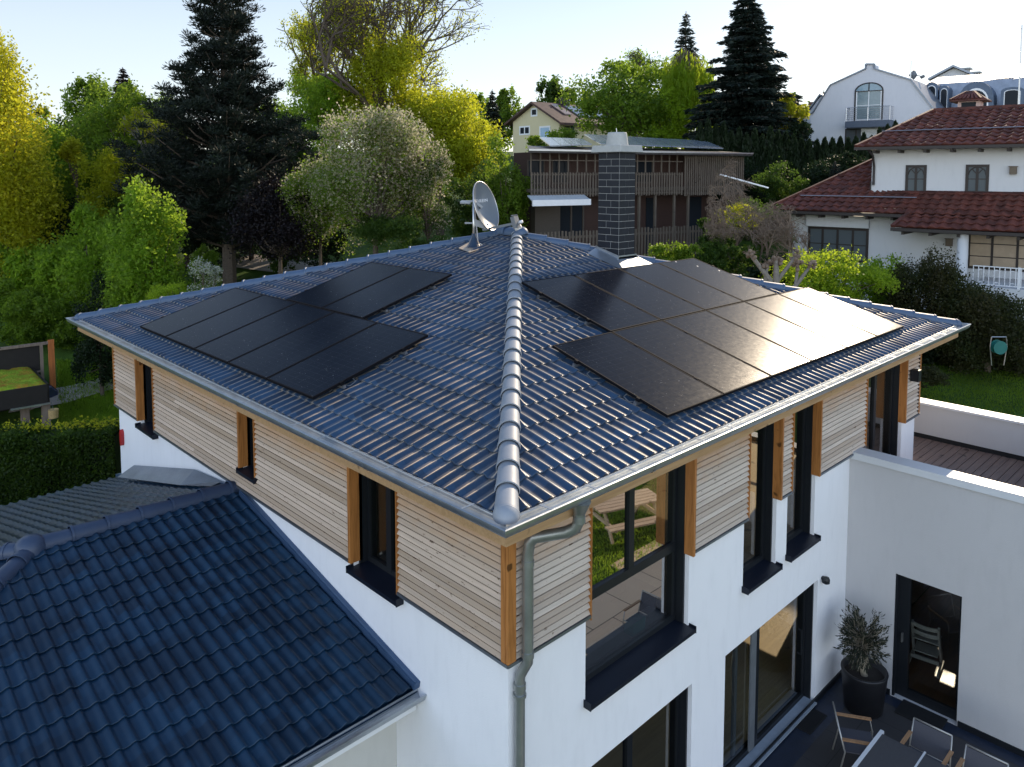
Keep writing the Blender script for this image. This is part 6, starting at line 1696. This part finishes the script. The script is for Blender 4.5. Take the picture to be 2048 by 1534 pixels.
grass('lawn_grass', reg2, 60000, .07, LEAF['fresh'], 'short lawn around the picnic table')
grass('lawn_grass', reg(1780, 2120, 21, 33), 42000, .06, LEAF['green'], 'shaded lawn of the garden on the right')

# ---- olive tree in the planter
oc = at(1745, 1275, 12.1)
ol = thing('olive_tree', 'small olive tree with sparse narrow leaves growing in the black planter', 'tree', (8.07, .10, -5.12))
c = np.array((7.93, .10, -4.48)); w = MB(); tr = [np.array((8.07, .10, -5.14)), np.array((8.02, .13, -4.98)), np.array((8.0, .06, -4.80)), c+(0.02, 0, -.1)]
w.tube(tr, [.055, .045, .038, .028], 9, False)
Cs, As = [], []
for k in range(165):
    v = rvec(1)[0]; v[2] = v[2]*1.0+.12; e = c+v*np.array((.44, .44, .50))*rng.uniform(.45, 1.08); s = tr[3] if k % 2 else c
    m = (s+e)/2+rng.normal(0, .03, 3); w.tube([s, m, e], [.010, .006, .003], 4, False)
    n = 20; f = rng.random(n)*.75+.25; p = m+(e-m)*f[:, None]+rng.normal(0, .022, (n, 3)); Cs.append(p); As.append(np.tile((e-m)/np.linalg.norm(e-m), (n, 1))*.9)
w.build('trunk', simple('olive_bark', (.26, .22, .16), .9, .25, 20, bump=.5), ol, smooth=True); leaf_mesh('crown', np.vstack(Cs), .072, .017, LEAF['olive'], ol, ax=np.vstack(As))
# ---- turquoise reel on the right lawn, garden wall behind
tr_ = thing('hose_reel', 'round turquoise hose reel in front of the dark shrubs at the right edge', 'hose reel', tuple(place(1997, 22.4)))
p = at(1997, 694, 22.4); m_tq = simple('turquoise_plastic', (.01, .13, .115), .4); w = MB(); nrm = np.array((-FH[0], -FH[1], 0)); sd_ = np.array((RH[0], RH[1], 0))
w.tube([p-nrm*.08, p+nrm*.08], [.15, .15], 18); w.tube([p+nrm*.09, p+nrm*.10], [.20, .20], 18); w.tube([p-nrm*.10, p-nrm*.09], [.20, .20], 18); w.build('drum', m_tq, tr_)
w = MB()
for s in (-1, 1): w.tube([p+sd_*.25*s, p+sd_*.18*s+np.array((0, 0, -.55))], .015, 6); w.tube([p+sd_*.22*s+np.array((0, 0, .3)), p+sd_*.25*s], .015, 6)
w.tube([p+sd_*.22+np.array((0, 0, .3)), p-sd_*.22+np.array((0, 0, .3))], .015, 6); w.build('frame', m_steel, tr_)
# ================================================================== camera, world, sun
cam = bpy.data.cameras.new('camera'); co_ = bpy.data.objects.new('camera', cam); COL.objects.link(co_)
co_.location = tuple(CAM)
co_.rotation_euler = Vector(tuple(_F)).to_track_quat('-Z', 'Y').to_euler()
cam.sensor_width = 36; cam.lens = 36*FPX/2048; cam.shift_x = 0; cam.shift_y = -(767-PY0)/2048
cam.clip_start = .1; cam.clip_end = 6000
sc.camera = co_
wd_ = bpy.data.worlds.new('World'); sc.world = wd_; wd_.use_nodes = True
nt = wd_.node_tree; sky = nt.nodes.new('ShaderNodeTexSky'); sky.sky_type = 'NISHITA'; sky.sun_disc = False
sky.sun_elevation = SUN_EL; sky.sun_rotation = PI/2-SUN_AZ; sky.altitude = 500; sky.air_density = 1.0; sky.dust_density = .6; sky.ozone_density = 1.5
bg = nt.nodes['Background']; bg.inputs[1].default_value = .15
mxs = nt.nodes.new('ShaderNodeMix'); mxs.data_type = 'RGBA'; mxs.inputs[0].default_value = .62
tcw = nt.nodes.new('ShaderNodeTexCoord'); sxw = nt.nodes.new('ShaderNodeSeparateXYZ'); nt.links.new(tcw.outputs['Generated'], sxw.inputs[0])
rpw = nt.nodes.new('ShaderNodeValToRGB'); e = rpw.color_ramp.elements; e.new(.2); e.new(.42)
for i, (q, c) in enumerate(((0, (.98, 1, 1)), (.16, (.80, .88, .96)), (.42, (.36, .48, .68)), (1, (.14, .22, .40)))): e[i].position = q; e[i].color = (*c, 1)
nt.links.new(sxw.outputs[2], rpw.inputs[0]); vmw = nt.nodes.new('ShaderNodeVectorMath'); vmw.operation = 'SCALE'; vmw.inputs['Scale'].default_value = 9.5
nt.links.new(rpw.outputs[0], vmw.inputs[0]); # sky brightened behind the viewer, added to light the shaded walls
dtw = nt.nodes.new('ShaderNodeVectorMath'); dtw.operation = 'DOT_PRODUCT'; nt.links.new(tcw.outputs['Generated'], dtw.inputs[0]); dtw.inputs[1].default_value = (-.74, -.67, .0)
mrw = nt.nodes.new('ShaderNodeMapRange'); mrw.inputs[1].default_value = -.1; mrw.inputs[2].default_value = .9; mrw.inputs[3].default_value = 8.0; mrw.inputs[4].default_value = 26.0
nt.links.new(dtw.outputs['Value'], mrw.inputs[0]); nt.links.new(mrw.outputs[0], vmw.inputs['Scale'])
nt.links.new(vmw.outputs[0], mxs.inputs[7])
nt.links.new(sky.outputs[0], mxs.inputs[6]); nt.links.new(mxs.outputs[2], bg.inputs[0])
sl = bpy.data.lights.new('sun', 'SUN'); sl.energy = 5.0; sl.angle = math.radians(.5); sl.color = (1.0, .82, .60)
so = bpy.data.objects.new('sun', sl); COL.objects.link(so); so.rotation_euler = Vector(tuple(-SUN)).to_track_quat('-Z', 'Y').to_euler(); so.location = (30, 10, 30)
sc.view_settings.view_transform = 'Standard'; sc.view_settings.look = 'None'; sc.view_settings.exposure = 0; sc.view_settings.gamma = 1
sc.cycles.max_bounces = 8; sc.cycles.transparent_max_bounces = 12
